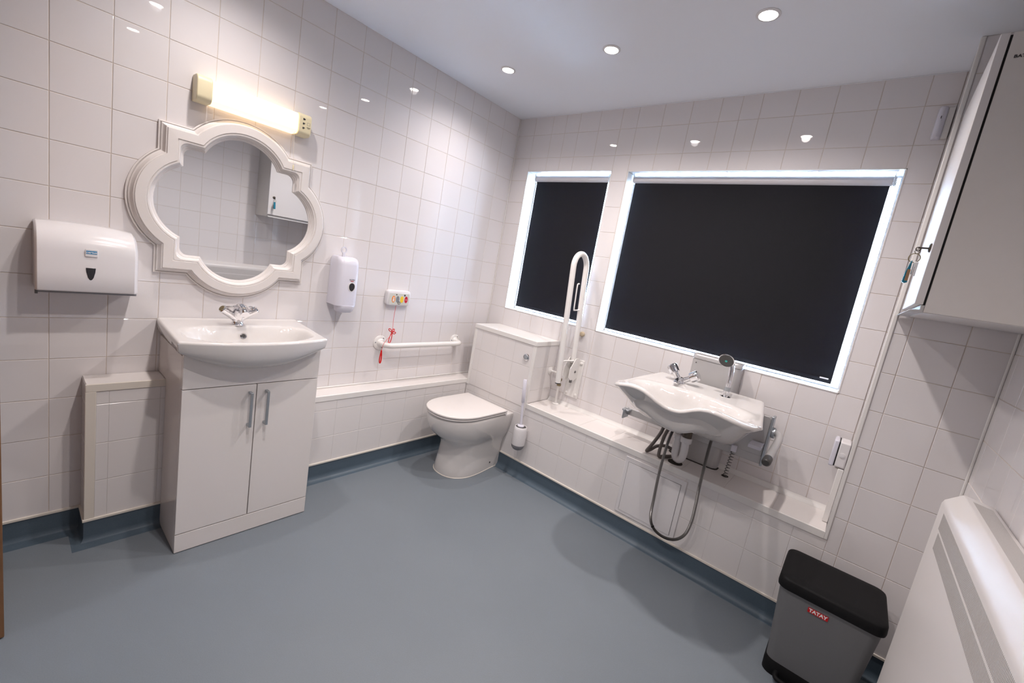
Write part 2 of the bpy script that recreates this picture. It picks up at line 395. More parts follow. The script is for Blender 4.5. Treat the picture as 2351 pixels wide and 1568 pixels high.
box('corner_trim', .1215, X0 + .022, YP - .0035, YP + .008, .450, .4868, M['wtrim'], ct, bevel=.001)
fb = MB().lathe([(.0, 0), (.021, 0), (.023, .002), (.023, .005), (.019, .0065), (.019, .004), (.0, .004)], (.6115, YP - .003, .778), (0, -1, 0), n=32).build('flush_plate', M['chrome'], ct)
MB().lathe([(0, 0), (.0155, 0), (.0165, .002), (.014, .0045), (.0, .0055)], (.6115, YP - .007, .778), (0, -1, 0), n=32).build('flush_button', M['brushed'], fb)
ap = thing('access_panel', (1.546, YP - .006, .28), 'square white access panel set in the tiled ledge under the washbasin', 'panel')
MB().box(1.384, 1.708, YP - .006, YP - .0004, .122, .441).build('frame', M['plastic'], ap, bevel=.004)
box('door', 1.405, 1.683, YP - .0078, YP - .005, .140, .414, M['plastic'], ap, bevel=.0006)
g = MB(); 
g.box(1.4035, 1.6845, YP - .0064, YP - .0052, .4138, .4155); g.box(1.6828, 1.6845, YP - .0064, YP - .0052, .140, .4155); g.box(1.4035, 1.4048, YP - .0064, YP - .0052, .140, .4155)
g.build('door_gap', M['gapblack'], ap)

# ------------------------------------------------------------------ ceiling downlights
def downlight():
    r = thing('downlight', (0, 0, ZC), 'x', 'ceiling light', 'recessed ceiling downlights')
    MB().lathe([(.040, 0), (.0405, -.0015), (.038, -.004), (.031, -.005), (.029, -.002), (.029, .006), (.040, .006)], (0, 0, ZC), n=40, cap=False).build('bezel', M['plastic'], r)
    MB().lathe([(0, -.0015), (.0285, -.0015), (.0285, .001), (0, .001)], (0, 0, ZC), n=32, cap=False).build('lens', M['led'], r)
    return r
proto = downlight()
LP = [(.417, -.622, 'lit ceiling downlight nearest the left tiled wall, window row'), (1.036, -.613, 'lit ceiling downlight in the middle of the three in view'),
      (1.669, -.628, 'lit ceiling downlight nearest the right-hand cabinet, largest in view'),
      (.417, -1.84, 'ceiling downlight over the mirror, out of frame, reflected in the left wall tiles'), (1.036, -1.84, 'middle ceiling downlight of the rear row, out of frame, reflected in the left wall tiles'), (1.669, -1.84, 'ceiling downlight of the rear row near the right wall, out of frame')]
def copy_tree(o, parent=None):
    c = o.copy(); C.objects.link(c)
    if parent: c.parent = parent
    for ch in o.children: copy_tree(ch, c)
    return c
for i, (x, y, lb) in enumerate(LP):
    o = proto if i == 0 else copy_tree(proto)
    o.location = (x, y, ZC); o['label'] = lb
for i, (x, y, lb) in enumerate(LP):
    l = bpy.data.lights.new('downlight_beam', 'SPOT'); l.energy = (20, 31, 35, 18.5, 29, 30)[i]; l.color = (1, .91, .875); l.spot_size = math.radians(148); l.spot_blend = 1; l.shadow_soft_size = .022
    lo = bpy.data.objects.new('downlight_beam', l); C.objects.link(lo); lo.location = (x, y, ZC - .012)
for ch in proto.children: ch.matrix_parent_inverse = Matrix.Translation((0, 0, -ZC))
for o in bpy.data.objects:
    if o.parent and o.parent.name.startswith('downlight'): o.matrix_parent_inverse = Matrix.Translation((0, 0, -ZC))

# ------------------------------------------------------------------ roller blinds
def blind(n, x0, x1, wx0, wx1, ztop, zf, zb, label, chain_x):
    Y = .065
    r = thing('roller_blind', ((x0 + x1) / 2, Y, ztop), label, 'blind')
    R = .021; zc = zf + R - .002
    MB().lathe([(R, 0), (R, x1 - x0)], (x0, Y + .004, zc), (1, 0, 0), n=32).build('roller', M['rollerw'], r)
    sag = MB(); nn = 14; ns = 8; vs = []; fs = []
    for i in range(nn + 1):
        for k in range(ns + 1):
            x = x0 + .006 + (x1 - x0 - .012) * i / nn; t = k / ns; z = zc - R + .002 - (zc - R + .002 - zb) * t
            y = Y - .004 + .002 * t + .0012 * math.sin(9 * t + i * 1.3) * t
            vs.append((x, y, z))
    for i in range(nn):
        for k in range(ns):
            a = i * (ns + 1) + k; fs.append((a, a + 1, a + ns + 2, a + ns + 1))
    o = len(vs); vs += [(v[0], v[1] + .0012, v[2]) for v in vs]
    f2 = [tuple(reversed([i + o for i in f])) for f in fs]
    edge = [i * (ns + 1) for i in range(nn + 1)] + [nn * (ns + 1) + k for k in range(1, ns + 1)] + [i * (ns + 1) + ns for i in range(nn - 1, -1, -1)] + [k for k in range(ns - 1, 0, -1)]
    f3 = [(edge[k], edge[(k + 1) % len(edge)], edge[(k + 1) % len(edge)] + o, edge[k] + o) for k in range(len(edge))]
    sag.add(vs, fs + f2 + f3).build('fabric', M['blind'], r, angle=80)
    box('bottom_bar', x0 + .006, x1 - .006, Y - .0045, Y + .0025, zb - .002, zb + .020, M['blind'], r, bevel=.002)
    for s, xx in ((-1, x0), (1, x1)):
        b = MB()
        b.box(xx + s * .001, xx + s * .0035, Y - .022, Y + .030, zc - .022, W1[3] - .002)
        b.lathe([(.020, 0), (.022, .003), (.022, .008), (.014, .010)], (xx + s * .001, Y + .004, zc), (s, 0, 0), n=24)
        b.build('bracket', M['clear'], r, bevel=.0008)
    for yy in (Y - .016, Y + .024):
        c = MB(); z = zc
        while z > (zb + .05 if yy < Y else zb + .05):
            c.ball((chain_x, yy, z), .0021, n=3); z -= .0062
        c.build('bead_chain', M['dgrey'] if n == 2 else M['lwhite'], r)
    return r
blind(1, .190, .769, W1[0], W1[1], 1.98, 1.938, 1.044, 'narrow black roller blind covering the small window near the room corner', .776)
b2 = blind(2, .940, 2.131, W2[0], W2[1], 1.98, 1.936, 1.044, 'wide black roller blind covering the large window above the washbasin', 2.142)
box('size_label', 2.078, 2.112, .0585, .0600, 1.060, 1.0665, M['lwhite'], b2, bevel=0)

# ------------------------------------------------------------------ quatrefoil mirror
CY, CZ = -1.716, 1.349
def foil(hs, nt, ext, x, fil=0):
    c = (ext * ext - hs * hs - nt * nt) / (2 * (ext - hs)); r = ext - c; a0 = math.atan2(nt, hs - c)
    q = []   # quarter path from +Y lobe middle to +Z lobe middle
    for k in range(13):
        a = a0 * k / 12; q.append((c + r * math.cos(a), r * math.sin(a)))
    rf = min(fil, (hs - nt) * .7)
    q += [(hs, nt + .15 * (hs - nt))] + [(hs - rf + rf * math.cos(PI / 2 * k / 6), hs - rf + rf * math.sin(PI / 2 * k / 6)) for k in range(7)] + [(nt + .15 * (hs - nt), hs)]
    for k in range(13):
        a = a0 * (12 - k) / 12; q.append((r * math.sin(a), c + r * math.cos(a)))
    out = []
    for rot in range(4):
        for (a, b_) in q[:-1]:
            for _ in range(rot): a, b_ = -b_, a
            out.append((x, CY + a, CZ + b_))
    return out
mr = thing('wall_mirror', (0, CY, CZ), 'quatrefoil mirror in a moulded white frame above the vanity unit', 'mirror')
prof = [(0, .0005), (0, .0115), (.055, .0125), (.065, .0085), (.085, .0085), (.095, .0155), (.15, .0180), (.19, .0225), (.225, .030), (.24, .0345), (.285, .0355), (.30, .0410), (.68, .0425), (.70, .0385), (.715, .0385), (.73, .0405), (.79, .0395), (.81, .0330), (.86, .0285), (.885, .0225), (.93, .0215), (.945, .0165), (1, .0145), (1, .008)]
rings = []
for t, x in prof:
    hs = .289 + (.2095 - .289) * t; nt = .184 + (.138 - .184) * t; ext = .379 + (.2975 - .379) * t
    rings.append(foil(hs, nt, ext, x, .0008 if t < .72 else .030 * min(1, (t - .70) / .10)))
fr = MB().loft(rings, cap=False); fr.build('moulded_frame', M['frame'], mr, angle=24)
MB().loft([foil(.213, .140, .301, .0105), foil(.213, .140, .301, .0075)]).build('mirror_glass', M['mirror'], mr, smooth=False)

# ------------------------------------------------------------------ shaver light above the mirror
sl = thing('shaver_light', (0, -1.70, 1.79), 'lit shaver light with cream end caps on the wall over the mirror', 'wall light')
def rrect(x0, x1, z0, z1, y, r=.018, n=6, back=True):
    pts = [(x0, y, z0), (x0, y, z1)] if back else []
    for cx_, cz_, a0 in ((x1 - r, z1 - r, 90), (x1 - r, z0 + r, 0)):
        for k in range(n + 1):
            a = math.radians(a0 - 90 * k / n); pts.append((cx_ + r * math.cos(a), y, cz_ + r * math.sin(a)))
    return pts
MB().loft([rrect(.001, .062, 1.744, 1.833, -1.853, .022), rrect(.001, .062, 1.744, 1.833, -1.527, .022)]).build('lit_diffuser', M['opal'], sl, bevel=0)
e1 = MB().loft([rrect(.001, .068, 1.740, 1.837, -1.906, .024), rrect(.001, .068, 1.740, 1.837, -1.855, .024)]).build('end_cap', M['cream'], sl, bevel=.003)
e2 = MB().loft([rrect(.001, .066, 1.741, 1.836, -1.525, .020), rrect(.001, .066, 1.741, 1.836, -1.470, .020)]).build('socket_end_cap', M['cream'], sl, bevel=.003)
s_ = MB()
for k, zz in enumerate((1.811, 1.792, 1.773)):
    s_.box(.0655, .0668, -1.509, -1.503, zz - .004, zz + .004); s_.box(.0655, .0668, -1.503, -1.499, zz - .003 * (k == 0), zz + .003)
s_.build('socket_slots', M['ink'], e2, smooth=False)
text('socket_marking', 'SHAVERS\nONLY', .0042, (.0663, -1.483, 1.778), (0, 1, 0), (0, 0, 1), M['ink'], e2)
ic = MB()
for a in ((-1.490, -1.477, 1.800, 1.8008), (-1.490, -1.477, 1.789, 1.7898), (-1.490, -1.4892, 1.789, 1.8008), (-1.4778, -1.477, 1.789, 1.8008)): ic.box(.0655, .0664, *a)
ic.build('socket_icon', M['mgrey'], e2, smooth=False)
MB().tube([(.060, -1.540, 1.745), (.060, -1.536, 1.66), (.060, -1.532, 1.603)], .0008, n=6).build('pull_string', M['trim'], sl)
MB().lathe([(.0015, 0), (.0028, .004), (.0034, .022), (.001, .026)], (.060, -1.5315, 1.579), n=12).build('pull_toggle', M['cream'], sl)
al = bpy.data.lights.new('tube_glow', 'AREA'); al.shape = 'RECTANGLE'; al.size = .30; al.size_y = .07; al.energy = .1; al.color = (1, .72, .42)

# ------------------------------------------------------------------ paper towel dispenser
pd = thing('paper_towel_dispenser', (0, -2.19, 1.1), 'white paper towel dispenser with blue badge on the left wall', 'dispenser')
def side(y, yt):
    # profile in (x,z), top follows an arched crest
    zt = 1.2125 - .014 * max(0, (yt - .55) / .45) ** 2 - .004 * max(0, (.25 - yt) / .25)
    s = [(.002, .985), (.002, zt - .004), (.012, zt), (.040, zt - .004), (.072, zt - .016), (.098, zt - .036), (.112, zt - .062), (.117, zt - .095), (.119, 1.05), (.121, .989), (.117, .982), (.100, .985)]
    return [(x, y, z) for x, z in s]
ys = [-2.323, -2.318, -2.30, -2.26, -2.21, -2.16, -2.12, -2.09, -2.075, -2.067, -2.064]
rg = []
for y in ys:
    yt = (y + 2.323) / .259; ins = .006 * (y in (ys[0], ys[-1])) + .012 * (y > -2.07) * 1
    q = side(y, yt); rg.append([(max(.002, x - ins * (x > .01)), yy, z - ins * .6 * (z > 1.1)) for x, yy, z in q])
MB().loft(rg).build('cover', M['plastic'], pd, bevel=.0015, angle=32)
MB().box(.002, .112, -2.320, -2.068, .975, .984).build('tray', M['mgrey'], pd, bevel=.002)
MB().box(.105, .113, -2.323, -2.316, .970, .990).build('hinge_tab', M['dgrey'], pd, bevel=.001)
bd = box('badge', .1185, .1203, -2.207, -2.175, 1.107, 1.133, M['plastic'], pd, bevel=.003)
box('badge_panel', .1195, .1207, -2.2045, -2.1775, 1.1165, 1.1275, M['blue'], bd, bevel=0)
text('badge_lettering', 'certus', .0105, (.1208, -2.191, 1.1222), (0, 1, 0), (0, 0, 1), M['lwhite'], bd, bold=.0002)
dp = [(-2.2045, 1.068), (-2.1795, 1.068), (-2.181, 1.052), (-2.185, 1.034), (-2.1885, 1.0275), (-2.192, 1.025), (-2.1955, 1.0275), (-2.199, 1.034), (-2.203, 1.052)]
MB().prism(dp, 'x', .1175, .1207).build('level_window', M['smoked'], pd, bevel=.001)

# ------------------------------------------------------------------ soap dispenser
sd = thing('soap_dispenser', (0, -1.25, 1.1), 'white wall soap dispenser right of the mirror with a key on top', 'dispenser')
def rr2(y0, y1, x0, x1, z, r, n=5):
    p = [(x0, y0, z), (x0, y1, z)]
    for cy_, a0 in ((y1 - r, 90), (y0 + r, 0)):
        pass
    p = [(x0, y0, z)]
    for k in range(n + 1):
        a = PI / 2 * k / n; p.append((x1 - r + r * math.sin(a), y0 + r - r * math.cos(a), z))
    for k in range(n + 1):
        a = PI / 2 * k / n; p.append((x1 - r + r * math.cos(a), y1 - r + r * math.sin(a), z))
    p.append((x0, y1, z)); return p
secs = [(.970, .104, .028, 0), (.985, .105, .028, 0), (1.10, .104, .030, 0), (1.185, .100, .030, 0), (1.205, .096, .030, .002), (1.217, .086, .028, .005), (1.223, .070, .024, .010), (1.2255, .045, .018, .016)]
MB().loft([rr2(-1.282 + d, -1.163 - d, .002, x1, z, r) for z, x1, r, d in secs]).build('body', M['lilac'], sd, angle=50)
MB().loft([rr2(-1.266 + d, -1.169 - d, .050, x1, z, .026) for z, x1, d in ((.930, .078, .018), (.933, .092, .010), (.942, .101, .004), (.962, .107, 0), (.9715, .107, 0))]).build('push_lever', M['lilac'], sd, angle=50)
ov = lambda cy, cz, a, b, n=24, dn=.25: [(cy + a * math.sin(2 * PI * k / n) * (1 - dn * (1 - math.cos(2 * PI * k / n)) / 2), cz + b * math.cos(2 * PI * k / n)) for k in range(n)]
wd = MB().prism(ov(-1.206, 1.072, .0245, .026), 'x', .1025, .1058).build('level_window_bezel', M['plastic'], sd, bevel=.001)
MB().prism(ov(-1.206, 1.072, .0180, .0215), 'x', .1050, .1066).build('level_window', M['smoked'], wd, bevel=.0006)
text('maker_lettering', 'GLOBAL', .0085, (.1060, -1.207, 1.111), (0, 1, 0), (0, 0, 1), M['ink'], sd)
box('maker_subline', .1035, .1062, -1.2155, -1.1985, 1.1025, 1.1045, M['redlabel'], sd, bevel=0)
ky = MB(); ky.box(.062, .070, -1.256, -1.242, 1.222, 1.242)
ky.loft([[(.066 + dx, -1.249 + (.0165 + dr) * math.cos(2 * PI * k / 28), 1.258 + (.0175 + dr) * math.sin(2 * PI * k / 28)) for k in range(28)] for dx, dr in ((.003, 0), (-.003, 0), (-.003, -.006), (.003, -.006), (.003, 0))], cap=False)
tag(ky.build('dispenser_key', M['lilac'], None, bevel=.0008), 'small white ring-topped key standing in the soap dispenser lock', 'key')

# ------------------------------------------------------------------ nurse call panel and cord
nc = thing('call_panel', (0, -.855, 1.018), 'white nurse call panel with four coloured buttons above the grab rail', 'call panel')
rows = []
for x, d in ((.001, 0), (.020, 0), (.0265, .0012), (.0290, .0045)):
    p = []
    for k in range(32):
        a = 2 * PI * k / 32 + PI / 32; ca, sa = math.cos(a), math.sin(a)
        p.append((x, -.8475 + math.copysign(abs(ca) ** .28, ca) * (.0825 - d), 1.019 + math.copysign(abs(sa) ** .28, sa) * (.0465 - d)))
    rows.append(p)
MB().loft(rows).build('housing', M['plastic'], nc, angle=45)
face = []
for k in range(13): face.append((-.913 + .003 * math.cos(PI * k / 12) * 0 - .002 * math.sin(PI * k / 12), .980 + .068 * k / 12))
fp = [(-.9125 - .003 * math.sin(PI * k / 12), .980 + .067 * k / 12) for k in range(13)] + [(-.7765 + .0035 * math.sin(PI * k / 12), 1.047 - .067 * k / 12) for k in range(13)]
fo = MB().prism(fp, 'x', .0285, .0296).build('face_plate', M['facegrey'], nc, smooth=False)
for yy, mm, nn in ((-.887, 'orange', 'orange_button'), (-.8575, 'bgrey', 'grey_button'), (-.8275, 'yellow', 'yellow_button'), (-.7965, 'bred', 'red_button')):
    MB().prism(ov(yy, 1.012, .0115, .0205, dn=0), 'x', .0292, .0306).build(nn, M[mm], fo, bevel=.0003)
q = MB(); q.lathe([(0, 0), (.0042, 0), (.0042, .002), (0, .002)], (.0300, -.887, 1.0215), (1, 0, 0)); q.box(.0300, .0312, -.892, -.882, .998, 1.016)
q.build('figure_symbol', M['lwhite'], fo, smooth=False)
for yy, s_ in ((-.8575, 'RESET'), (-.8275, 'CALL'), (-.7965, 'EMERGENCY')):
    w_ = .0007 * len(s_) + .001; box('button_marking', .0304, .0309, yy - w_, yy + w_, 1.0110, 1.0128, M['lwhite'] if s_ == 'EMERGENCY' else M['mgrey'], fo, bevel=0)
MB().lathe([(0, 0), (.0035, 0), (.0035, .001), (0, .001)], (.0295, -.868, 1.040), (1, 0, 0)).build('indicator', M['ink'], fo); MB().lathe([(0, 0), (.0055, 0), (.0055, .001), (0, .001)], (.0295, -.809, 1.038), (1, 0, 0)).build('indicator', M['ink'], fo)
MB().lathe([(.0065, 0), (.009, 0), (.009, .002), (.0065, .002)], (.0295, -.8455, .990), (1, 0, 0), cap=False).build('socket_ring', M['dgrey'], fo)
pc = thing('pull_cord', (.03, -.87, .97), 'red emergency pull cord knotted in a bow hanging from the call panel', 'pull cord')
MB().tube(smoothpath([(.022, -.858, .974), (.035, -.872, .90), (.060, -.888, .832), (.074, -.905, .800), (.098, -.952, .772), (.100, -.966, .750), (.092, -.968, .715)], 5), .0011, n=6).build('cord', M['red'], pc)
def loop(c, ax, bx, n=28):
    c = Vector(c); ax = Vector(ax); bx = Vector(bx)
    return [c + ax * (1 - math.cos(2 * PI * k / n)) / 2 + bx * math.sin(2 * PI * k / n) * (.35 + .65 * (1 - math.cos(2 * PI * k / n)) / 2) for k in range(n + 1)]
bw = MB()
for a, b_ in (((.0, -.024, .020), (.003, .004, .006)), ((.0, .024, -.008), (.004, .004, .008)), ((.0, -.012, -.068), (.004, .008, .0)), ((.0, .012, .018), (.003, .004, -.004))):
    bw.tube(loop((.066, -.893, .818), a, b_), .0026, n=6)
bw.ball((.066, -.893, .818), .006, n=5); bw.build('bow', M['red'], pc)
hd = MB(); hd.tube(loop((.092, -.968, .712), (0, .0, -.074), (0, .0075, 0)), .0036, n=8); hd.ball((.092, -.968, .712), .005, n=5)
hd.build('handle_loop', M['red'], pc)

# ------------------------------------------------------------------ grab rail on the left wall
gr = thing('grab_rail', (0, -.62, .737), 'white curved grab rail on the left wall above the low ledge', 'grab rail')
arc = []
y0, y1, xo, zr_ = -.925, -.315, .078, .735; rb = .045
arc.append((.004, y0, .737))
for k in range(9):
    a = PI / 2 * k / 8; arc.append((xo - rb + rb * math.sin(a), y0 + rb - rb * math.cos(a), zr_))
for k in range(9):
    a = PI / 2 * k / 8; arc.append((xo - rb + rb * math.cos(a), y1 - rb + rb * math.sin(a), zr_))
arc.append((.004, y1, .740))
MB().tube(arc, .0165, n=20).build('tube', M['whitemet'], gr)
for yy in (y0, y1):
    fl = MB().lathe([(0, 0), (.044, 0), (.044, .003), (.040, .006), (.026, .007), (.021, .013), (.0168, .020), (.0, .020)], (.0005, yy, .738), (1, 0, 0), n=36).build('flange', M['whitemet'], gr)
    for a in (30, 150, 270):
        MB().lathe([(0, 0), (.0042, 0), (.003, .0015), (0, .0015)], (.0068, yy + .033 * math.cos(math.radians(a + 25)), .738 + .033 * math.sin(math.radians(a + 25))), (1, 0, 0), n=12).build('screw', M['mgrey'], fl)

# ------------------------------------------------------------------ vanity unit with basin
vu = thing('vanity_unit', (.18, -1.72, 0), 'white two-door vanity unit with ceramic basin under the mirror', 'vanity unit')
VY0, VY1, VX = -1.972, -1.467, .359
box('carcass', .124, VX - .019, VY0, VY1, .004, .800, M['gloss'], vu, bevel=.001)
box('carcass', .002, .125, VY0, VY1, .646, .800, M['gloss'], vu, bevel=.001)
box('plinth', VX - .019, VX, VY0, VY1, .003, .079, M['gloss'], vu, bevel=.0012)
box('fascia', VX - .018, VX, VY0, VY1, .6755, .815, M['gloss'], vu, bevel=.0012)
for i, (a, b_, hy) in enumerate(((VY0, -1.7215, -1.7455), (-1.7185, VY1, -1.6835))):
    d = box('door', VX - .018, VX, a, b_, .0825, .6725, M['gloss'], vu, bevel=.0012)
    h = MB(); h.box(VX + .022, VX + .030, hy - .005, hy + .005, .497, .645)
    h.box(VX - .0005, VX + .023, hy - .005, hy + .005, .497, .507); h.box(VX - .0005, VX + .023, hy - .005, hy + .005, .635, .645)
    h.build('handle', M['brushed'], d, bevel=.0012)
box('shadow_gap', VX - .0195, VX - .017, VY0 + .002, VY1 - .002, .078, .68, M['gapblack'], vu, bevel=0)
# ceramic basin
def sgrid(nu, nv, fn, bfn):
    """closed body from a top grid and a bottom grid sharing a border"""
    b = MB(); T = [[fn(i / nu, j / nv) for j in range(nv + 1)] for i in range(nu + 1)]; B = [[bfn(i / nu, j / nv) for j in range(nv + 1)] for i in range(nu + 1)]
    vs = [p for r in T for p in r] + [p for r in B for p in r]; o = (nu + 1) * (nv + 1); I = lambda i, j: i * (nv + 1) + j; fs = []
    for i in range(nu):
        for j in range(nv):
            fs.append((I(i, j), I(i, j + 1), I(i + 1, j + 1), I(i + 1, j))); fs.append((o + I(i, j), o + I(i + 1, j), o + I(i + 1, j + 1), o + I(i, j + 1)))
    ed = [(i, 0) for i in range(nu)] + [(nu, j) for j in range(nv)] + [(i, nv) for i in range(nu, 0, -1)] + [(0, j) for j in range(nv, 0, -1)]
    for k in range(len(ed)):
        a, c = ed[k], ed[(k + 1) % len(ed)]; fs.append((I(*a), I(*c), o + I(*c), o + I(*a)))
    return b.add(vs, fs)
def sm(a, b, x):
    t = min(max((x - a) / (b - a), 0), 1); return t * t * (3 - 2 * t)
def vb_xy(u, v, shrink=0):
    a = 2 * u - 1
    hw = .279 - .009 * v
    yc = -1.707 - .026 * v
    front = .402 + .056 * (1 - abs(a) ** 2.2)
    hwc = hw - shrink
    y = yc + a * hwc
    x = .001 + v * (front - shrink)
    if v < .2:  # clipped rear corners
        pass
    return a, x, y
def bowl(a, x, x0, x1, ha, d, p=3.0):
    s = (x - (x0 + x1) / 2) / ((x1 - x0) / 2); r = (abs(a / ha) ** p + abs(s) ** p) ** (1 / p)
    return d * (1 - sm(.66, 1.0, r)) if r < 1 else 0
def vt(u, v):
    a, x, y = vb_xy(u, v); front = .402 + .056 * (1 - abs(a) ** 2.2)
    z = .870 - bowl(a, x, .145, front - .018, .90, .10)
    z += .003 * (1 - sm(.0, .06, v))
    d = min((1 - abs(a)) * .27, (1 - v) * .42); z -= .007 * (1 - math.sqrt(1 - (1 - d / .008) ** 2)) if d < .008 else 0
    return (x, y, z)
def vbm(u, v):
    a, x, y = vb_xy(u, v, .004)
    d = min(1 - abs(a), (1 - v) * 1.1)
    t = min(1, min((1 - abs(a)) * .28, (1 - v) * .42) / .075); f = math.sqrt(max(0, 1 - (1 - t) ** 2))
    drop = .050 + .068 * (1 - abs(a) ** 2.2); e0 = .042 - .004 * v
    return (x, y, .868 - (e0 + (drop - e0) * f))
EZ = lambda t: .35 * t + .65 * (.5 - .5 * math.cos(PI * t))
bs = sgrid(60, 40, lambda u, v: vt(EZ(u), EZ(v)), lambda u, v: vbm(EZ(u), EZ(v))).build('basin', M['ceramic'], vu, bevel=.006, seg=3, angle=60)
MB().lathe([(0, .0), (.0075, 0), (.0085, .0035), (.0125, .0045), (.0125, .0), (0, -.002)], (.1655, -1.720, .830), (.955, 0, .29), n=28).build('overflow_ring', M['chrome'], bs)
MB().lathe([(0, 0), (.0078, 0)], (.1690, -1.720, .8312), (.955, 0, .29), n=20, cap=False).build('overflow_hole', M['dgrey'], bs)
MB().lathe([(0, 0), (.028, 0), (.030, .002), (.022, .004), (.0, .003)], (.300, -1.725, .7705), n=30).build('waste', M['chrome'], bs)

mx = thing('basin_mixer_tap', (.12, -1.731, .871), 'chrome twin-lever mixer tap on the vanity basin below the mirror', 'tap')
q = MB(); q.lathe([(0, 0), (.0265, 0), (.0275, .003), (.024, .006), (.0215, .012), (.021, .022), (.025, .038), (.027, .046), (.020, .056), (0, .060)], (.12, -1.731, .870), n=32)
q.build('body', M['chrome'], mx)
for s in (-1, 1):
    A_ = Vector((.122, -1.731 + s * .012, .902)); B_ = Vector((.138, -1.731 + s * .066, .943)); d = (B_ - A_)
    v_ = MB().lathe([(.0, 0), (.016, 0), (.0155, d.length * .5), (.0165, d.length * .55), (.0165, d.length), (.013, d.length + .003), (0, d.length + .003)], A_, d, n=28).build('valve', M['chrome'], mx)
    MB().lathe([(0, 0), (.0125, 0), (.012, .0012), (0, .0014)], B_ + d.normalized() * .003, d, n=24).build('hot_ring' if s < 0 else 'cold_ring', M['brass'] if s < 0 else M['chrome'], v_)
    lv = MB(); p0 = B_ - d.normalized() * .012 + Vector((0, 0, .012)); lv.tube(smoothpath([p0, p0 + Vector((.012, -s * .012, .006)), p0 + Vector((.026, -s * .022, .008)), p0 + Vector((.036, -s * .026, .012))], 4), [.0045] * 8 + [.004] * 5, n=10)
    lv.ball(p0 + Vector((.038, -s * .027, .013)), .0095, n=7, sc=(1, 1, .35)); lv.build('lever', M['chrome'], v_)
MB().tube(smoothpath([(.118, -1.731, .905), (.135, -1.731, .938), (.155, -1.731, .950), (.182, -1.731, .946), (.204, -1.731, .932)], 6), [.022, .0225, .023, .0235, .024, .024, .024, .0238, .0235, .023, .0225, .022, .0215, .021, .0205, .020, .0195, .019, .0185, .018, .0175, .017, .0165, .016, .0155], n=20).build('spout', M['chrome'], mx)
# ------------------------------------------------------------------ toilet
tl = thing('toilet', (.413, -.46, 0), 'white back-to-wall toilet with closed lid in the corner', 'toilet')
TX = .413
def dring(z, hw, yf, yb=-.254, hb=None, n=20, p=2.3, nb=6):
    """D outline: straight back at yb, rounded front at yf"""
    hb = hw if hb is None else hb; pts = []
    L = yb - yf; ym = yf + min(L * .62, hw * 1.25)
    for k in range(nb): 
        t = k / nb; pts.append((TX + hb + (hw - hb) * sm(0, 1, t), yb + (ym - yb) * t, z))
    for k in range(n + 1):
        a = PI * k / n; c, s = math.cos(a), math.sin(a)
        pts.append((TX + math.copysign(abs(c) ** (2 / p), c) * hw, ym - (ym - yf) * abs(s) ** (2 / p), z))
    for k in range(nb - 1, -1, -1):
        t = k / nb; pts.append((TX - hb - (hw - hb) * sm(0, 1, t), yb + (ym - yb) * t, z))
    return pts
secs = [(0.001, .136, -.668, .116), (.006, .1365, -.669, .116), (.05, .131, -.662, .116), (.12, .125, -.652, .118), (.175, .123, -.647, .124), (.200, .126, -.650, .130), (.218, .133, -.664, .137), (.235, .143, -.686, .145), (.255, .155, -.714, .153), (.280, .166, -.741, .161), (.310, .174, -.760, .168), (.345, .1785, -.771, .172), (.375, .179, -.773, .175), (.388, .178, -.772, .175), (.393, .174, -.768, .172), (.3935, .150, -.740, .150)]
MB().loft([dring(z, hw, yf, -.2535, hb) for z, hw, yf, hb in secs]).build('pan', M['ceramic'], tl, angle=60)
def slab(z0, z1, hw, yf, yb, e=.003):
    return MB().loft([dring(z0, hw - e, yf + e, yb, p=2.25), dring(z0 + e, hw, yf, yb, p=2.25), dring(z1 - e, hw, yf, yb, p=2.25), dring(z1 - e * .3, hw - e * .8, yf + e * .8, yb - e * .5, p=2.25), dring(z1, hw - e * 2.2, yf + e * 2.2, yb - e * 2, p=2.25)])
slab(.3945, .3985, .168, -.765, -.335).build('seat_gap_shade', M['dgrey'], tl, angle=50)  # dark slab added for the shade in the gap under the seat
slab(.3975, .4095, .181, -.783, -.345).build('seat', M['gloss'], tl, angle=50)
slab(.4095, .4125, .174, -.776, -.340).build('lid_gap_shade', M['dgrey'], tl, angle=50)  # dark slab added for the shade between seat and lid
slab(.4120, .4255, .184, -.787, -.330).build('lid', M['gloss'], tl, angle=50)
box('hinge_block', TX - .184, TX + .184, -.345, -.330, .396, .4135, M['gloss'], tl, bevel=.003)
MB().lathe([(0, 0), (.005, 0), (.005, .001), (0, .001)], (TX + .1235, -.345, .045), (1, 0, 0), n=16).build('fixing_hole', M['ink'], tl)
q = dring(.0, .137, -.670, -.2535, .117); q2 = dring(.003, .1395, -.6725, -.2535, .1195)
MB().loft([dring(.0012, .1395, -.6725, -.2535, .1195), dring(.0035, .138, -.671, -.2535, .118), dring(.004, .135, -.667, -.2535, .115)]).build('sealant', M['trim'], tl)

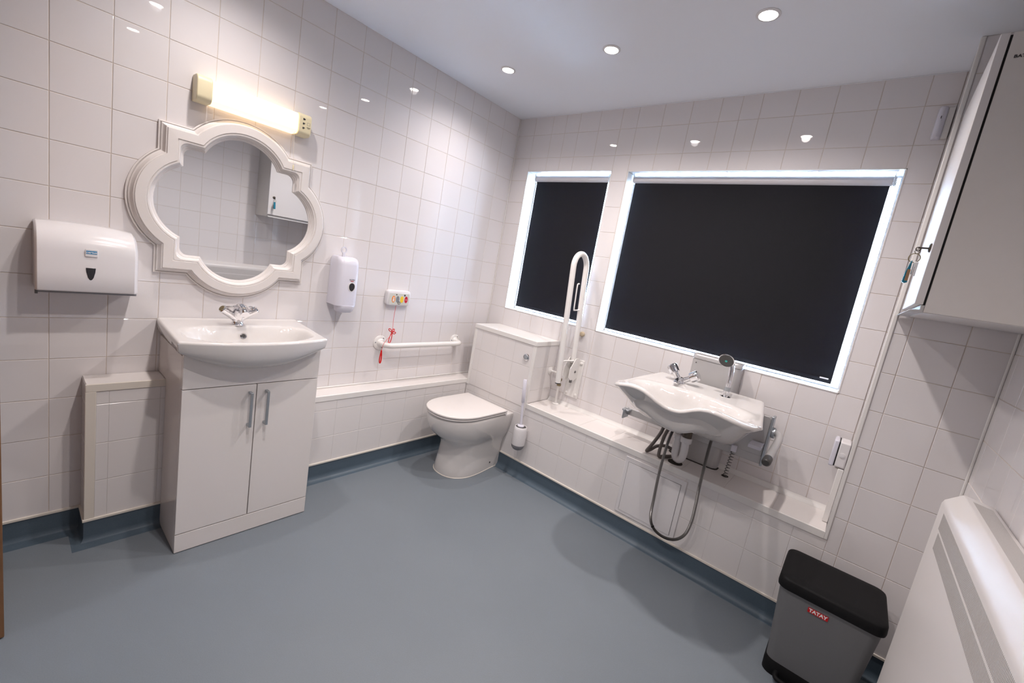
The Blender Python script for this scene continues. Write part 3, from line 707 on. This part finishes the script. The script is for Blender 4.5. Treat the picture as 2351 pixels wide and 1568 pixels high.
# ------------------------------------------------------------------ toilet brush on the ledge front
tb = thing('toilet_brush', (.705, -.30, .2), 'white wall-mounted toilet brush in a cup beside the toilet', 'toilet brush')
bc = (.703, -.303)
MB().lathe([(.0, .235), (.0425, .235), (.0435, .245), (.044, .30), (.0415, .335), (.0385, .352), (.0365, .354), (.034, .352), (.036, .30), (.036, .25), (0, .25)], (bc[0], bc[1], 0), n=40).build('cup', M['plastic'], tb)
MB().lathe([(0, .196), (.015, .1975), (.030, .205), (.039, .217), (.0425, .231), (.0425, .2345), (0, .2345)], (bc[0], bc[1], 0), n=40).build('base', M['mgrey'], tb)
MB().lathe([(0, .352), (.022, .353), (.021, .359), (.008, .364), (.006, .372), (0, .372)], (bc[0] - .003, bc[1], 0), n=28).build('splash_lid', M['lilac'], tb)
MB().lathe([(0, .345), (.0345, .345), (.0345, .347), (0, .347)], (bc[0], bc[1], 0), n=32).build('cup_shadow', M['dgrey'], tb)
MB().tube([(bc[0] - .004, bc[1], .365), (bc[0] - .022, bc[1] + .004, .505)], [.0085, .0082], n=14).build('rod', M['lilac'], tb)
MB().tube([(bc[0] - .0215, bc[1] + .004, .503), (bc[0] - .022, bc[1] + .004, .506), (bc[0] - .0295, bc[1] + .006, .57), (bc[0] - .039, bc[1] + .008, .644), (bc[0] - .0395, bc[1] + .008, .648)], [.009, .0115, .0120, .0118, .009], n=18).build('grip', M['lilac'], tb)
box('bracket', bc[0] - .02, bc[0] + .02, -.268, -.2502, .27, .32, M['plastic'], tb, bevel=.002)

# ------------------------------------------------------------------ drop-down support rail (folded up)
dr = thing('drop_down_rail', (.82, -.02, .7), 'white folding support rail raised upright in front of the narrow blind', 'support rail')
def rx(z): return .838 - .052 * (z - .66) / .78
pts = [(rx(.79), -.043, .79)] + [(rx(z), -.043, z) for z in (.9, 1.05, 1.2, 1.32, 1.38)]
for k in range(1, 26):
    a = PI * k / 25; pts.append((rx(1.385 + .075 * math.sin(a)), -.1175 + .0745 * math.cos(a), 1.385 + .083 * math.sin(a)))
pts += [(rx(z), -.192, z) for z in (1.36, 1.2, 1.0, .8, .672)]
MB().tube(pts, .0172, n=20).build('tube', M['whitemet'], dr)
MB().lathe([(0, 0), (.0168, 0), (.0168, .003), (0, .003)], (rx(.67), -.192, .6695), (.05, 0, -1), n=24).build('tube_end_cap', M['ink'], dr)
MB().tube(smoothpath([(rx(1.13), -.050, 1.128), (rx(1.13), -.110, 1.124), (rx(1.14), -.120, 1.132), (rx(1.2), -.120, 1.20), (rx(1.28), -.118, 1.275), (rx(1.29), -.108, 1.288), (rx(1.29), -.098, 1.288)], 5), .0042, n=10).build('paper_holder', M['whitemet'], dr)
box('wall_plate', .783, .889, -.0075, -.0005, .555, .812, M['whitemet'], dr, bevel=.003)
for px in (.800, .872):
    for pz in (.578, .79): MB().lathe([(0, 0), (.010, 0), (.009, .004), (.004, .0065), (0, .007)], (px, -.0075, pz), (0, -1, 0), n=20).build('screw_cover', M['whitemet'], dr)
ck = [(-.007, .812), (-.007, .690), (-.060, .668), (-.108, .700), (-.106, .760), (-.058, .822), (-.030, .824)]
for s, xx in ((-1, .806), (1, .852)): MB().prism(ck, 'x', xx, xx + .005).build('hinge_cheek', M['whitemet'], dr, bevel=.001)
MB().lathe([(0, 0), (.0085, 0), (.0085, .004), (.005, .0055), (0, .0055)], (.857, -.045, .735), (1, 0, 0), n=6).build('pivot_bolt', M['steelgap'], dr)
MB().tube([(.845, -.062, .806), (.806, -.105, .797), (.800, -.150, .790)], .0055, n=12).build('release_lever', M['whitemet'], dr)
box('lock_block', .846, .860, -.078, -.062, .664, .682, M['steelgap'], dr, bevel=.001)

wp = thing('water_pipe', (.759, -.045, .484), 'thin white water pipe with brass isolating valve rising from the ledge', 'pipe')
MB().tube([(.759, -.045, .4855), (.759, -.045, .612)], .0085, n=16).build('riser', M['whitemet'], wp)
MB().lathe([(0, 0), (.024, 0), (.024, .003), (.018, .006), (.010, .008), (0, .008)], (.759, -.045, .4860), n=28).build('collar', M['whitemet'], wp)
vl = MB(); vl.lathe([(0, 0), (.0145, 0), (.0145, .014), (.0105, .016), (.0105, .032), (.0145, .034), (.0145, .050), (0, .050)], (.759, -.045, .611), n=6); vl.build('valve', M['brass'], wp)
MB().lathe([(0, 0), (.005, 0), (.005, .010), (0, .010)], (.759, -.052, .634), (0, -1, 0), n=12).build('valve_screw', M['chrome'], wp)
MB().tube(smoothpath([(.759, -.045, .655), (.759, -.045, .678), (.750, -.045, .688), (.720, -.045, .690), (.678, -.045, .690)], 5), .0075, n=14).build('feed_pipe', M['whitemet'], wp)
MB().lathe([(0, 0), (.0275, 0), (.0275, .002), (.018, .004), (.012, .009), (0, .009)], (.6735, -.045, .690), (1, 0, 0), n=32).build('wall_collar', M['whitemet'], wp)
tag(MB().lathe([(0, 0), (.0155, 0), (.0165, .004), (.0165, .012), (.013, .018), (.006, .020), (0, .0195)], (.834, -.0005, .977), (0, -1, 0), n=28).build('wall_buffer', M['rubber']), 'small round beige rubber buffer on the wall behind the support rail', 'wall buffer')

# ------------------------------------------------------------------ height-adjustable washbasin
lf = thing('basin_lift', (1.655, -.04, .48), 'grey metal height-adjustable lift column behind the washbasin', 'lift column')
def rcol(x0, x1, yb, yf, z, r=.030, n=6):
    p = [(x0, yb, z)]
    for k in range(n + 1): a = PI / 2 * k / n; p.append((x0 + r - r * math.cos(a), yf + r - r * math.sin(a), z))
    for k in range(n + 1): a = PI / 2 * k / n; p.append((x1 - r + r * math.sin(a), yf + r - r * math.cos(a), z))
    p.append((x1, yb, z)); return p
MB().loft([rcol(1.537, 1.776, -.0008, -.066, z) for z in (.487, 1.018)]).build('column', M['alu'], lf, bevel=.001, angle=50)
MB().loft([rcol(1.535 + d, 1.778 - d, -.0008, -.068 + d, z) for z, d in ((1.0195, 0), (1.036, 0), (1.042, .003), (1.044, .008))]).build('top_cap', M['alu'], lf, angle=50)
MB().lathe([(0, 0), (.003, 0), (.003, .001), (0, .001)], (1.563, -.0665, .998), (0, -1, 0), n=12).build('screw', M['dgrey'], lf)
MB().loft([rcol(1.530, 1.783, -.0008, -.074, z) for z in (.4855, .4875)]).build('floor_slot', M['water'], lf, smooth=False)
box('cross_rail', 1.255, 1.960, -.110, -.075, .612, .652, M['alu'], lf, bevel=.003)
rp = MB(); rp.prism([(1.80, .640), (1.80, .845), (1.948, .845), (1.958, .835), (1.958, .622), (1.948, .612), (1.86, .612)], 'y', -.108, -.0685); rp.build('side_plate', M['alu'], lf, bevel=.003)
box('side_plate_edge', 1.9585, 1.970, -.118, -.066, .608, .850, M['brushed'], lf, bevel=.002)
box('carrier_plate', 1.52, 1.80, -.0745, -.0685, .615, .86, M['alu'], lf, bevel=.002)
hb = MB(); hb.box(1.262, 1.300, -.155, -.075, .640, .650); hb.box(1.275, 1.283, -.17, -.10, .60, .652); hb.build('clamp', M['brushed'], lf, bevel=.002)
MB().loft([rcol(1.905, 1.956, -.20, -.112, z, .01) for z in (.700, .715)]).build('bracket_tab', M['lilac'], lf, bevel=.002)
hn = thing('adjusting_lever', (1.98, -.2, .76), 'grey tubular height lever with dark end beside the washbasin', 'lever')
MB().tube(smoothpath([(1.971, -.085, .772), (1.990, -.095, .776), (2.005, -.125, .775), (2.011, -.18, .768), (2.012, -.30, .752), (2.012, -.405, .738)], 6), .0155, n=18).build('tube', M['alu'], hn)
MB().tube([(2.012, -.402, .7385), (2.012, -.445, .733), (2.012, -.452, .732)], [.0168, .0168, .012], n=18).build('end_grip', M['dgrey'], hn)
MB().lathe([(0, 0), (.026, 0), (.026, .012), (.019, .016), (0, .016)], (1.9705, -.085, .772), (1, 0, .05), n=24).build('hub', M['brushed'], hn)

wbz = thing('washbasin', (1.66, -.35, .85), 'wide white ergonomic washbasin with wavy front rim below the large window', 'washbasin')
XC = 1.66
RIM = [(0, -.620, .862), (.03, -.624, .866), (.06, -.638, .880), (.09, -.650, .898), (.12, -.655, .911), (.15, -.656, .916), (.18, -.654, .915), (.21, -.648, .909), (.24, -.632, .900), (.27, -.605, .890), (.30, -.560, .880), (.322, -.512, .876)]
def rim(d, k):
    d = min(abs(d), .322)
    for (a, b_) in zip(RIM, RIM[1:]):
        if a[0] <= d <= b_[0]:
            t = (d - a[0]) / (b_[0] - a[0]); return a[k] + (b_[k] - a[k]) * t
    return RIM[-1][k]
YB = -.092
def bxy(u, v, s=0):
    a = 2 * u - 1
    hw = .252 + .070 * v - s
    X = XC + a * hw
    yf = rim(a * .322, 1) + s
    Y = YB - s * 0 + (yf - YB) * v
    for r, t in ((.045, Y - yf), (.022, YB - Y)):
        e = hw * (1 - abs(a))
        if e < r and t < r:
            dx, dy = r - e, r - t; f = max(dx, dy) / max(math.hypot(dx, dy), 1e-6)
            X += math.copysign((r - dx * f) - e, -a); Y += (r - dy * f - t) * (1 if r > .03 else -1)
    return a, X, Y
def bt(u, v):
    a, X, Y = bxy(u, v)
    zb = .9065; zf = rim(a * .322, 2); zs = zb + (.876 - zb) * v
    z0 = zs + (zf - zs) * sm(.45, 1, v) 
    yr = (Y - YB) / (rim(a * .322, 1) - YB)
    yin = .40 + .0 * a
    s_ = (yr - .70) / .275 if True else 0
    ha = .93
    r = (abs(a / ha) ** 2.8 + abs(s_) ** 2.8) ** (1 / 2.8)
    dep = .115 * (1 - sm(.64, 1.0, r)) if r < 1 else 0
    dep *= (1 - .35 * sm(.55, .95, abs(a)))
    # soap shelf bump behind the spray hose
    d = min((1 - abs(a)) * .3, (1 - v) * .5, v * .5); rd = .012 * (1 - math.sqrt(1 - (1 - d / .015) ** 2)) if d < .015 else 0
    return (X, Y, z0 - dep - rd)
def bb_(u, v):
    a, X, Y = bxy(u, v, .001)
    zt = bt(u, v)[2] if (u in (0, 1) or v in (0, 1)) else None
    zb = .9065; zf = rim(a * .322, 2); zs = zb + (.876 - zb) * v; z0 = zs + (zf - zs) * sm(.45, 1, v)
    lip = .0145
    body = .702 + .035 * sm(.45, 1, v)
    ks = 1 - (1 - min(1, (1 - abs(a)) / .46)) ** 2.5; kf = 1 - (1 - min(1, (1 - v) / .92)) ** 3.2; k = ks * kf
    z = (z0 - lip) * (1 - k) + body * k
    return (X, Y, z)
sgrid(80, 52, lambda u, v: bt(EZ(u), EZ(v)), lambda u, v: bb_(EZ(u), EZ(v))).build('bowl', M['ceramic'], wbz, angle=75)
MB().lathe([(0, 0), (.032, 0), (.034, .003), (.024, .004), (0, .003)], (XC, -.40, .790), n=28).build('waste', M['chrome'], wbz)

t2 = thing('twin_knob_tap', (1.552, -.215, .897), 'chrome twin-knob mixer tap on the back edge of the washbasin under the window', 'tap')
b0 = Vector((1.552, -.215, .896))
MB().lathe([(0, 0), (.025, 0), (.026, .003), (.022, .006), (.020, .022), (.016, .030), (0, .033)], b0, n=30).build('body', M['chrome'], t2)
for s, e in ((-1, Vector((1.490, -.207, .972))), (1, Vector((1.630, -.215, .960)))):
    a = b0 + Vector((s * .010, 0, .016)); d = e - a
    v_ = MB().lathe([(0, 0), (.0135, 0), (.0120, d.length * .40), (.0150, d.length * .46), (.0150, d.length * .52), (0, d.length * .54)], a, d, n=24).build('arm', M['chrome'], t2)
    kn = MB(); L = d.length; ax = d.normalized(); st = a + ax * (L * .48); u_ = ax.orthogonal().normalized(); w_ = ax.cross(u_); rg = []
    for r_, h in ((.0190, 0), (.0240, .003), (.0255, .022), (.0250, .038), (.0215, .043), (.0210, .0435)):
        rg.append([st + ax * h + (u_ * math.cos(2 * PI * k / 48) + w_ * math.sin(2 * PI * k / 48)) * (r_ * (1 - .07 * (1 if (k % 12) < 3 else 0))) for k in range(48)])
    kn.loft(rg).build('knob', M['chrome'], v_, angle=30)
MB().tube(smoothpath([b0 + Vector((0, -.005, .016)), b0 + Vector((.003, -.04, .026)), b0 + Vector((.006, -.085, .024)), b0 + Vector((.008, -.105, .012))], 5), .0105, n=16).build('spout', M['chrome'], t2)

sh = thing('hand_shower', (1.766, -.215, .897), 'chrome hand shower standing in its holder on the washbasin', 'hand shower')
s0 = Vector((1.766, -.215, .896))
MB().lathe([(0, 0), (.027, 0), (.028, .002), (.022, .005), (.013, .009), (.0125, .016), (.0155, .018), (.0155, .030), (.0, .030)], s0, n=32).build('holder', M['chrome'], sh)
MB().lathe([(0, .030), (.0130, .030), (.0130, .0475), (0, .0475)], s0, n=28).build('knurled_nut', M['brushed'], sh)
hp = [s0 + Vector(p) for p in ((0, 0, .047), (0, .001, .08), (-.002, .006, .11), (-.008, .015, .14), (-.018, .021, .165), (-.028, .019, .180))]
MB().tube(smoothpath(hp, 5), [.0118] * 3 + [.0122] * 9 + [.0128] * 8 + [.0135] * 6, n=20).build('handle', M['chrome'], sh)
hc = Vector((1.733, -.214, 1.066)); hx = (Vector((2.187, -2.40, 1.0)) - hc); hx = Vector((hx.x * .10, hx.y, 0)).normalized() + Vector((0, 0, .42)); hx.normalize()
hx = Vector((.12, -.78, -.05)).normalized()
hx = Vector((.02, -.96, -.48)).normalized()
hd_ = MB().lathe([(0, -.016), (.018, -.014), (.031, -.006), (.0355, .002), (.0355, .006), (.033, .008), (.0, .008)], hc, hx, n=40).build('head', M['chrome'], sh)
MB().lathe([(0, .0078), (.0325, .0078), (.031, .0095), (0, .0105)], hc, hx, n=36).build('spray_face', M['dgrey'], hd_)
MB().lathe([(0, .0100), (.0058, .0102), (.005, .012), (0, .0122)], hc, hx, n=20).build('centre_nozzle', M['teal'], hd_)
nz = MB(); u_ = hx.orthogonal().normalized(); w_ = hx.cross(u_)
for R_, nn in ((.013, 10), (.020, 16), (.027, 22)):
    for k in range(nn):
        a = 2 * PI * k / nn; nz.lathe([(0, 0), (.0008, 0), (.0007, .0012), (0, .0012)], hc + hx * .0094 + (u_ * math.cos(a) + w_ * math.sin(a)) * R_, hx, n=5)
nz.build('nozzles', M['mgrey'], hd_)
# spiral shower hose
hz = smoothpath([(1.596, -.268, .708), (1.590, -.277, .67), (1.584, -.292, .60), (1.581, -.300, .452), (1.585, -.300, .309), (1.590, -.300, .213), (1.612, -.300, .165), (1.650, -.300, .145), (1.693, -.300, .146), (1.735, -.300, .168), (1.765, -.300, .214), (1.777, -.300, .283), (1.777, -.300, .361), (1.773, -.300, .451), (1.770, -.296, .563), (1.768, -.287, .64), (1.768, -.280, .708)], 64)
hr = [.0066 + (.0007 if (i % 2) else -.0004) for i in range(len(hz))]
MB().tube(hz, hr, n=12).build('spiral_hose', M['hosemetal'], sh, angle=20)
MB().tube([(1.6095, -.300, .1675), (1.6125, -.300, .1645)], .0082, n=12).build('hose_tie', M['black'], sh)
# supply hoses
for nm, lb, pts in (('supply_hose', 'dark grey flexible supply hose looping left under the washbasin', [(1.545, -.235, .706), (1.530, -.227, .66), (1.515, -.215, .61), (1.490, -.215, .545), (1.470, -.215, .502), (1.468, -.21, .4945), (1.482, -.205, .505), (1.505, -.185, .530), (1.535, -.150, .536), (1.570, -.120, .520), (1.590, -.110, .4945)]),
                    ('supply_hose', 'brown-grey flexible supply hose hanging straight down beside the spiral hose', [(1.572, -.240, .706), (1.560, -.236, .67), (1.545, -.23, .62), (1.536, -.225, .56), (1.534, -.222, .510), (1.538, -.216, .4945), (1.552, -.19, .4945), (1.575, -.15, .4945)])):
    tag(MB().tube(smoothpath(pts, 6), .0085, n=12).build(nm, M['hosegrey']), lb, 'hose', 'supply hoses under the washbasin')
tr = thing('waste_trap', (1.62, -.185, .5), 'white plastic P-trap under the washbasin dipping into the ledge', 'waste trap')
MB().lathe([(0, 0), (.022, 0), (.022, .085), (0, .068)], (1.640, -.195, .636), n=28).build('tailpiece', M['darkmet'], tr)
MB().lathe([(.0, 0), (.0265, 0), (.028, .004), (.028, .024), (.025, .028), (0, .028)], (1.640, -.195, .609), n=10).build('coupling_nut', M['plastic'], tr)
MB().tube(smoothpath([(1.640, -.195, .615), (1.642, -.193, .58), (1.642, -.191, .545), (1.636, -.188, .518), (1.620, -.186, .5055), (1.604, -.184, .518), (1.599, -.182, .545), (1.597, -.180, .60), (1.596, -.178, .632)], 5), .0185, n=20).build('bend', M['plastic'], tr)
MB().lathe([(.0, 0), (.024, 0), (.0255, .004), (.0255, .020), (.022, .024), (0, .024)], (1.596, -.178, .612), n=10).build('coupling_nut', M['plastic'], tr)
MB().tube(smoothpath([(1.596, -.178, .63), (1.598, -.17, .66), (1.60, -.15, .675), (1.604, -.12, .678)], 4), .0165, n=18).build('outlet', M['plastic'], tr)
MB().lathe([(0, 0), (.036, 0), (.036, .0012), (0, .0012)], (1.612, -.185, .4855), n=28).build('pipe_hole', M['water'], tr)
cc = MB(); pts = []; A_ = Vector((1.842, -.120, .632)); B_ = Vector((1.830, -.090, .487)); n_ = 9 * 16
for k in range(n_ + 1):
    t = k / n_; a = 2 * PI * 9 * t; pts.append(A_ + (B_ - A_) * t + Vector((.0085 * math.cos(a), .0085 * math.sin(a), 0)))
ccd = thing('coiled_cable', (1.836, -.10, .49), 'grey coiled cable running from the basin lift into the ledge', 'cable')
cc.tube(pts, .0021, n=7).build('coil', M['steelgap'], ccd)
MB().lathe([(0, 0), (.016, 0), (.016, .0012), (0, .0012)], (1.830, -.090, .4858), n=22).build('cable_hole', M['water'], ccd)
MB().loft([[(1.842 + a, -.120 + b_, z) for a, b_ in ((-.012, -.01), (.012, -.01), (.012, .01), (-.012, .01))] for z in (.630, .662)]).build('cable_plug', M['lilac'], ccd, bevel=.002)

# ------------------------------------------------------------------ isolator switch + trunking on the chase side
sw = thing('isolator_switch', (2.23, -.10, .785), 'white weatherproof isolator switch on the tiled chase beside the washbasin', 'switch')
box('back_box', 2.2185, XP - .0005, -.148, -.052, .732, .842, M['plastic'], sw, bevel=.006, seg=3)
box('front_cover', 2.199, 2.2165, -.150, -.050, .730, .844, M['lilac'], sw, bevel=.005, seg=3)
box('gasket', 2.2160, 2.2190, -.147, -.053, .734, .840, M['black'], sw, bevel=0)
MB().prism(ov(2.2365, .787, .0095, .011, dn=0), 'y', -.1502, -.1478).build('knockout', M['plastic'], sw, bevel=.0006)
MB().prism(ov(2.2365, .787, .0060, .0070, dn=0), 'y', -.1508, -.1498).build('knockout_centre', M['plastic'], sw, bevel=.0004)
MB().lathe([(0, 0), (.010, 0), (.010, .010), (0, .010)], (2.233, -.12, .7215), n=6).build('cable_gland', M['trim'], sw)
tk = MB(); tk.box(2.236, XP - .0005, -.148, -.128, .4865, .728)
tag(tk.build('cable_trunking', M['wtrim'], None, bevel=.002), 'white vertical cable trunking below the isolator switch on the tiled chase', 'trunking')
sn = thing('wall_sensor', (2.215, 0, 2.16), 'small white sensor box high on the window wall beside the chase', 'sensor')
MB().loft([[(2.2200 + hw * .75 * math.cos(a), -.0005 - .028 * max(0, math.sin(a)) * k, z) for a in [PI * j / 14 for j in range(15)]] for z, hw, k in ((2.100, .016, .7), (2.104, .020, .95), (2.215, .020, 1), (2.221, .017, .8))]).build('housing', M['lilac'], sn, angle=50)
MB().box(2.2170, 2.2195, -.0300, -.0283, 2.172, 2.182).build('sensor_slot', M['dgrey'], sn, bevel=.0005)

box('back_plate', 2.234, 2.2535, -.012, -.0005, 2.102, 2.219, M['wtrim'], sn, bevel=.002)
# ------------------------------------------------------------------ wall cabinet at the right
cb = thing('wall_cabinet', (2.43, -.51, 1.39), 'white wall cabinet with keys in its door, high on the right', 'cabinet')
CZ0, CZ1 = 1.392, 2.100
box('carcass', 2.2945, XR - .0005, -.780, YP - .003, CZ0, CZ1, M['panel'], cb, bevel=.001)
dr_ = box('door', 2.272, 2.2895, -.781, YP - .004, 1.412, CZ1, M['satin'], cb, bevel=.0012)
box('door_gap', 2.2892, 2.2948, -.776, YP - .008, 1.412, CZ1 - .004, M['gapblack'], cb, bevel=0)
rl = MB(); rl.prism([(2.260, 1.388), (2.2940, 1.3915), (2.2940, 1.4105), (2.286, 1.4105), (2.286, 1.398), (2.268, 1.396)], 'y', -.779, YP - .005)
rl.build('handle_rail', M['alu'], cb, bevel=.0008)
box('bottom_panel', 2.296, XR - .002, -.778, YP - .005, 1.3905, 1.393, M['satin'], cb, bevel=0)
text('door_lettering', 'BATHROOM', .0100, (2.3070, -.7807, 2.041), (1, 0, 0), (0, 0, 1), M['ink'], cb, bold=.0002, sx=1.15, align='LEFT')
MB().lathe([(0, 0), (.0125, 0), (.0125, .003), (.009, .005), (0, .005)], (2.272, -.735, 1.571), (-1, 0, 0), n=24).build('lock', M['darkmet'], dr_)
kb = thing('bunch_of_keys', (2.25, -.735, 1.53), 'keys with blue-green fob hanging from the cabinet door lock', 'keys')
kk = MB(); kk.box(2.246, 2.268, -.7362, -.7338, 1.567, 1.5715); kk.lathe([(.004, 0), (.0065, 0), (.0065, .0015), (.004, .0015)], (2.247, -.7358, 1.5655), (0, 1, 0), n=16, cap=False)
kk.build('lock_key', M['darkmet'], kb, bevel=.0004)
def ringt(c, r, t, nrm, m, nm):
    c = Vector(c); nrm = Vector(nrm).normalized(); u_ = nrm.orthogonal().normalized(); w_ = nrm.cross(u_)
    return MB().tube([c + (u_ * math.cos(2 * PI * k / 28) + w_ * math.sin(2 * PI * k / 28)) * r for k in range(29)], t, n=6).build(nm, m, kb)
ringt((2.2470, -.735, 1.5585), .0058, .0008, (0, 1, .1), M['darkmet'], 'small_ring')
ringt((2.2445, -.735, 1.5400), .0125, .0011, (.2, 1, 0), M['brass'], 'split_ring')
fb_ = MB(); fb_.prism([(2.2400, 1.531), (2.2425, 1.531), (2.2440, 1.480), (2.2450, 1.470), (2.2385, 1.467), (2.2330, 1.470), (2.2345, 1.50)], 'y', -.7480, -.7300)
f_ = fb_.build('fob', M['tagblue'], kb, bevel=.0015)
box('fob_card', 2.2375, 2.2445, -.7492, -.7478, 1.474, 1.506, M['tagbrown'], f_, bevel=0)
box('white_key', 2.2465, 2.2500, -.7395, -.7295, 1.494, 1.528, M['lwhite'], kb, bevel=.0015)
box('white_key', 2.2535, 2.2565, -.7375, -.7310, 1.490, 1.520, M['lwhite'], kb, bevel=.001)
box('white_key_head', 2.2465, 2.2565, -.7390, -.7300, 1.516, 1.530, M['lwhite'], kb, bevel=.002)

# ------------------------------------------------------------------ storage heater on the right wall
ht = thing('storage_heater', (2.52, -1.1, .1), 'white storage heater with ribbed grilles on the right wall', 'heater')
HX, HY0, HY1 = 2.472, -1.75, -.632
prof = [(XR - .002, .16), (HX, .16), (HX, .862), (HX + .004, .874), (HX + .012, .8815), (2.507, .9035), (2.512, .905), (2.566, .897), (XR - .002, .894)]
MB().loft([[(x, y, z) for x, z in prof] for y in (HY0, HY1)]).build('casing', M['heater'], ht, bevel=.0025, seg=3, angle=35)
box('plinth', HX + .015, XR - .002, HY0 + .01, HY1 - .01, .002, .159, M['heater'], ht, bevel=.002)
def grille(nm, A, B, w, h, pitch, duty, n_, depth=.0015):
    pass
def slots(nm, y0, y1, pa, pb, pitch, nvec, slant, m='heaterdark'):
    """row of dark slots between two edge lines pa / pb given as (x,z), along y"""
    b = MB(); y = y0; nx, nz = nvec; ln = math.hypot(nx, nz); nx /= ln; nz /= ln
    while y < y1 - pitch:
        w_ = pitch * .5
        q = [(pa[0], y, pa[1]), (pa[0], y + w_, pa[1]), (pb[0], y + w_ + slant, pb[1]), (pb[0], y + slant, pb[1])]
        b.add([(p[0] + nx * .0003, p[1], p[2] + nz * .0003) for p in q] + [(p[0] - nx * .002, p[1], p[2] - nz * .002) for p in q], [(0, 1, 2, 3), (4, 7, 6, 5), (0, 4, 5, 1), (1, 5, 6, 2), (2, 6, 7, 3), (3, 7, 4, 0)])
        y += pitch
    return b.build(nm, M[m], ht, smooth=False)
slots('front_grille', HY0 + .03, -.70, (HX, .805), (HX, .853), .0052, (-1, 0), 0, 'heaterslot')
slots('front_grille', HY0 + .03, -.712, (HX, .750), (HX, .798), .0052, (-1, 0), 0, 'heaterslot')
slots('top_grille', HY0 + .03, -.668, (2.522, .9035), (2.562, .8975), .0052, (.12, 1), 0, 'heaterslot')

# ------------------------------------------------------------------ pedal bin
bn = thing('pedal_bin', (2.33, -.43, 0), 'grey pedal bin with black lid between ledge wall and heater', 'bin')
def rrz(x0, x1, y0, y1, z, r, n=5):
    p = []
    for cx_, cy_, a0 in ((x1 - r, y1 - r, 0), (x0 + r, y1 - r, 90), (x0 + r, y0 + r, 180), (x1 - r, y0 + r, 270)):
        for k in range(n + 1):
            a = math.radians(a0 + 90 * k / n); p.append((cx_ + r * math.cos(a), cy_ + r * math.sin(a), z))
    return p
BX0, BX1, BYF, BYB = 2.160, 2.468, -.598, -.330
MB().loft([rrz(2.188, 2.440, -.560, -.345, .045, .03), rrz(2.166, 2.461, -.592, -.332, .372, .03)]).build('body', M['bingrey'], bn, angle=50)
MB().loft([rrz(2.184, 2.444, -.566, -.340, .001, .032), rrz(2.183, 2.445, -.568, -.340, .040, .032), rrz(2.187, 2.441, -.562, -.344, .056, .03)]).build('base', M['black'], bn, angle=50)
MB().loft([rrz(2.160, 2.467, -.600, -.329, .360, .034), rrz(2.1585, 2.4685, -.602, -.327, .370, .035), rrz(2.1600, 2.4670, -.600, -.329, .392, .034), rrz(2.1625, 2.4645, -.597, -.331, .397, .033), rrz(2.168, 2.459, -.590, -.337, .3995, .030), rrz(2.20, 2.43, -.56, -.365, .402, .02)]).build('lid', M['black'], bn, angle=50)
lb_ = MB().prism([(2.262, .318), (2.321, .318), (2.321, .335), (2.262, .335)], 'y', -.5905, -.5885).build('maker_label', M['redlabel'], bn, smooth=False)
text('label_lettering', 'TATAY', .0165, (2.2915, -.5908, .3265), (1, 0, 0), (0, 0, 1), M['lwhite'], lb_, bold=.0007, sx=1.0)
MB().tube(smoothpath([(2.232, -.565, .024), (2.232, -.590, .020), (2.260, -.598, .018), (2.36, -.598, .018), (2.392, -.590, .020), (2.392, -.565, .024)], 4), .0085, n=12).build('pedal', M['black'], bn)

# ------------------------------------------------------------------ door leaf, edge-on at the far left
d1 = struct(box('door_1', .09, .4915, -2.460, -2.3995, .004, 1.98, M['wood'], bevel=.002))


# ------------------------------------------------------------------ world + camera
w = bpy.data.worlds.new('sky'); bpy.context.scene.world = w; w.use_nodes = True
bg = w.node_tree.nodes['Background']; bg.inputs[0].default_value = (.56, .74, 1.0, 1); bg.inputs[1].default_value = 52
cam = bpy.data.cameras.new('camera'); co = bpy.data.objects.new('camera', cam); C.objects.link(co)
Rr = [[0.7495654749951879, 0.6397588667647418, 0.16988287462571994], [0.23043507973131924, -0.011609075052725876, -0.9730184496738112], [-0.6205249976628078, 0.7684880101682006, -0.15612464732792108]]
right, down, fwd = [Vector(r) for r in Rr]
mw = Matrix.Identity(4)
for i in range(3): mw[i][0] = right[i]; mw[i][1] = -down[i]; mw[i][2] = -fwd[i]
mw[0][3], mw[1][3], mw[2][3] = 2.18676136, -2.39918763, 1.3228257
co.matrix_world = mw
cam.sensor_width = 36; cam.sensor_fit = 'HORIZONTAL'; cam.lens = 978.2678 / 2351 * 36
cam.shift_x = (1175.5 - 1173.0015) / 2351; cam.shift_y = (768.1436 - 784) / 2351; cam.clip_start = .01
sc = bpy.context.scene; sc.camera = co
sc.view_settings.view_transform = 'Standard'; sc.view_settings.look = 'None'; sc.view_settings.gamma = 1; sc.view_settings.use_curve_mapping = False
sc.view_settings.exposure = 0.50
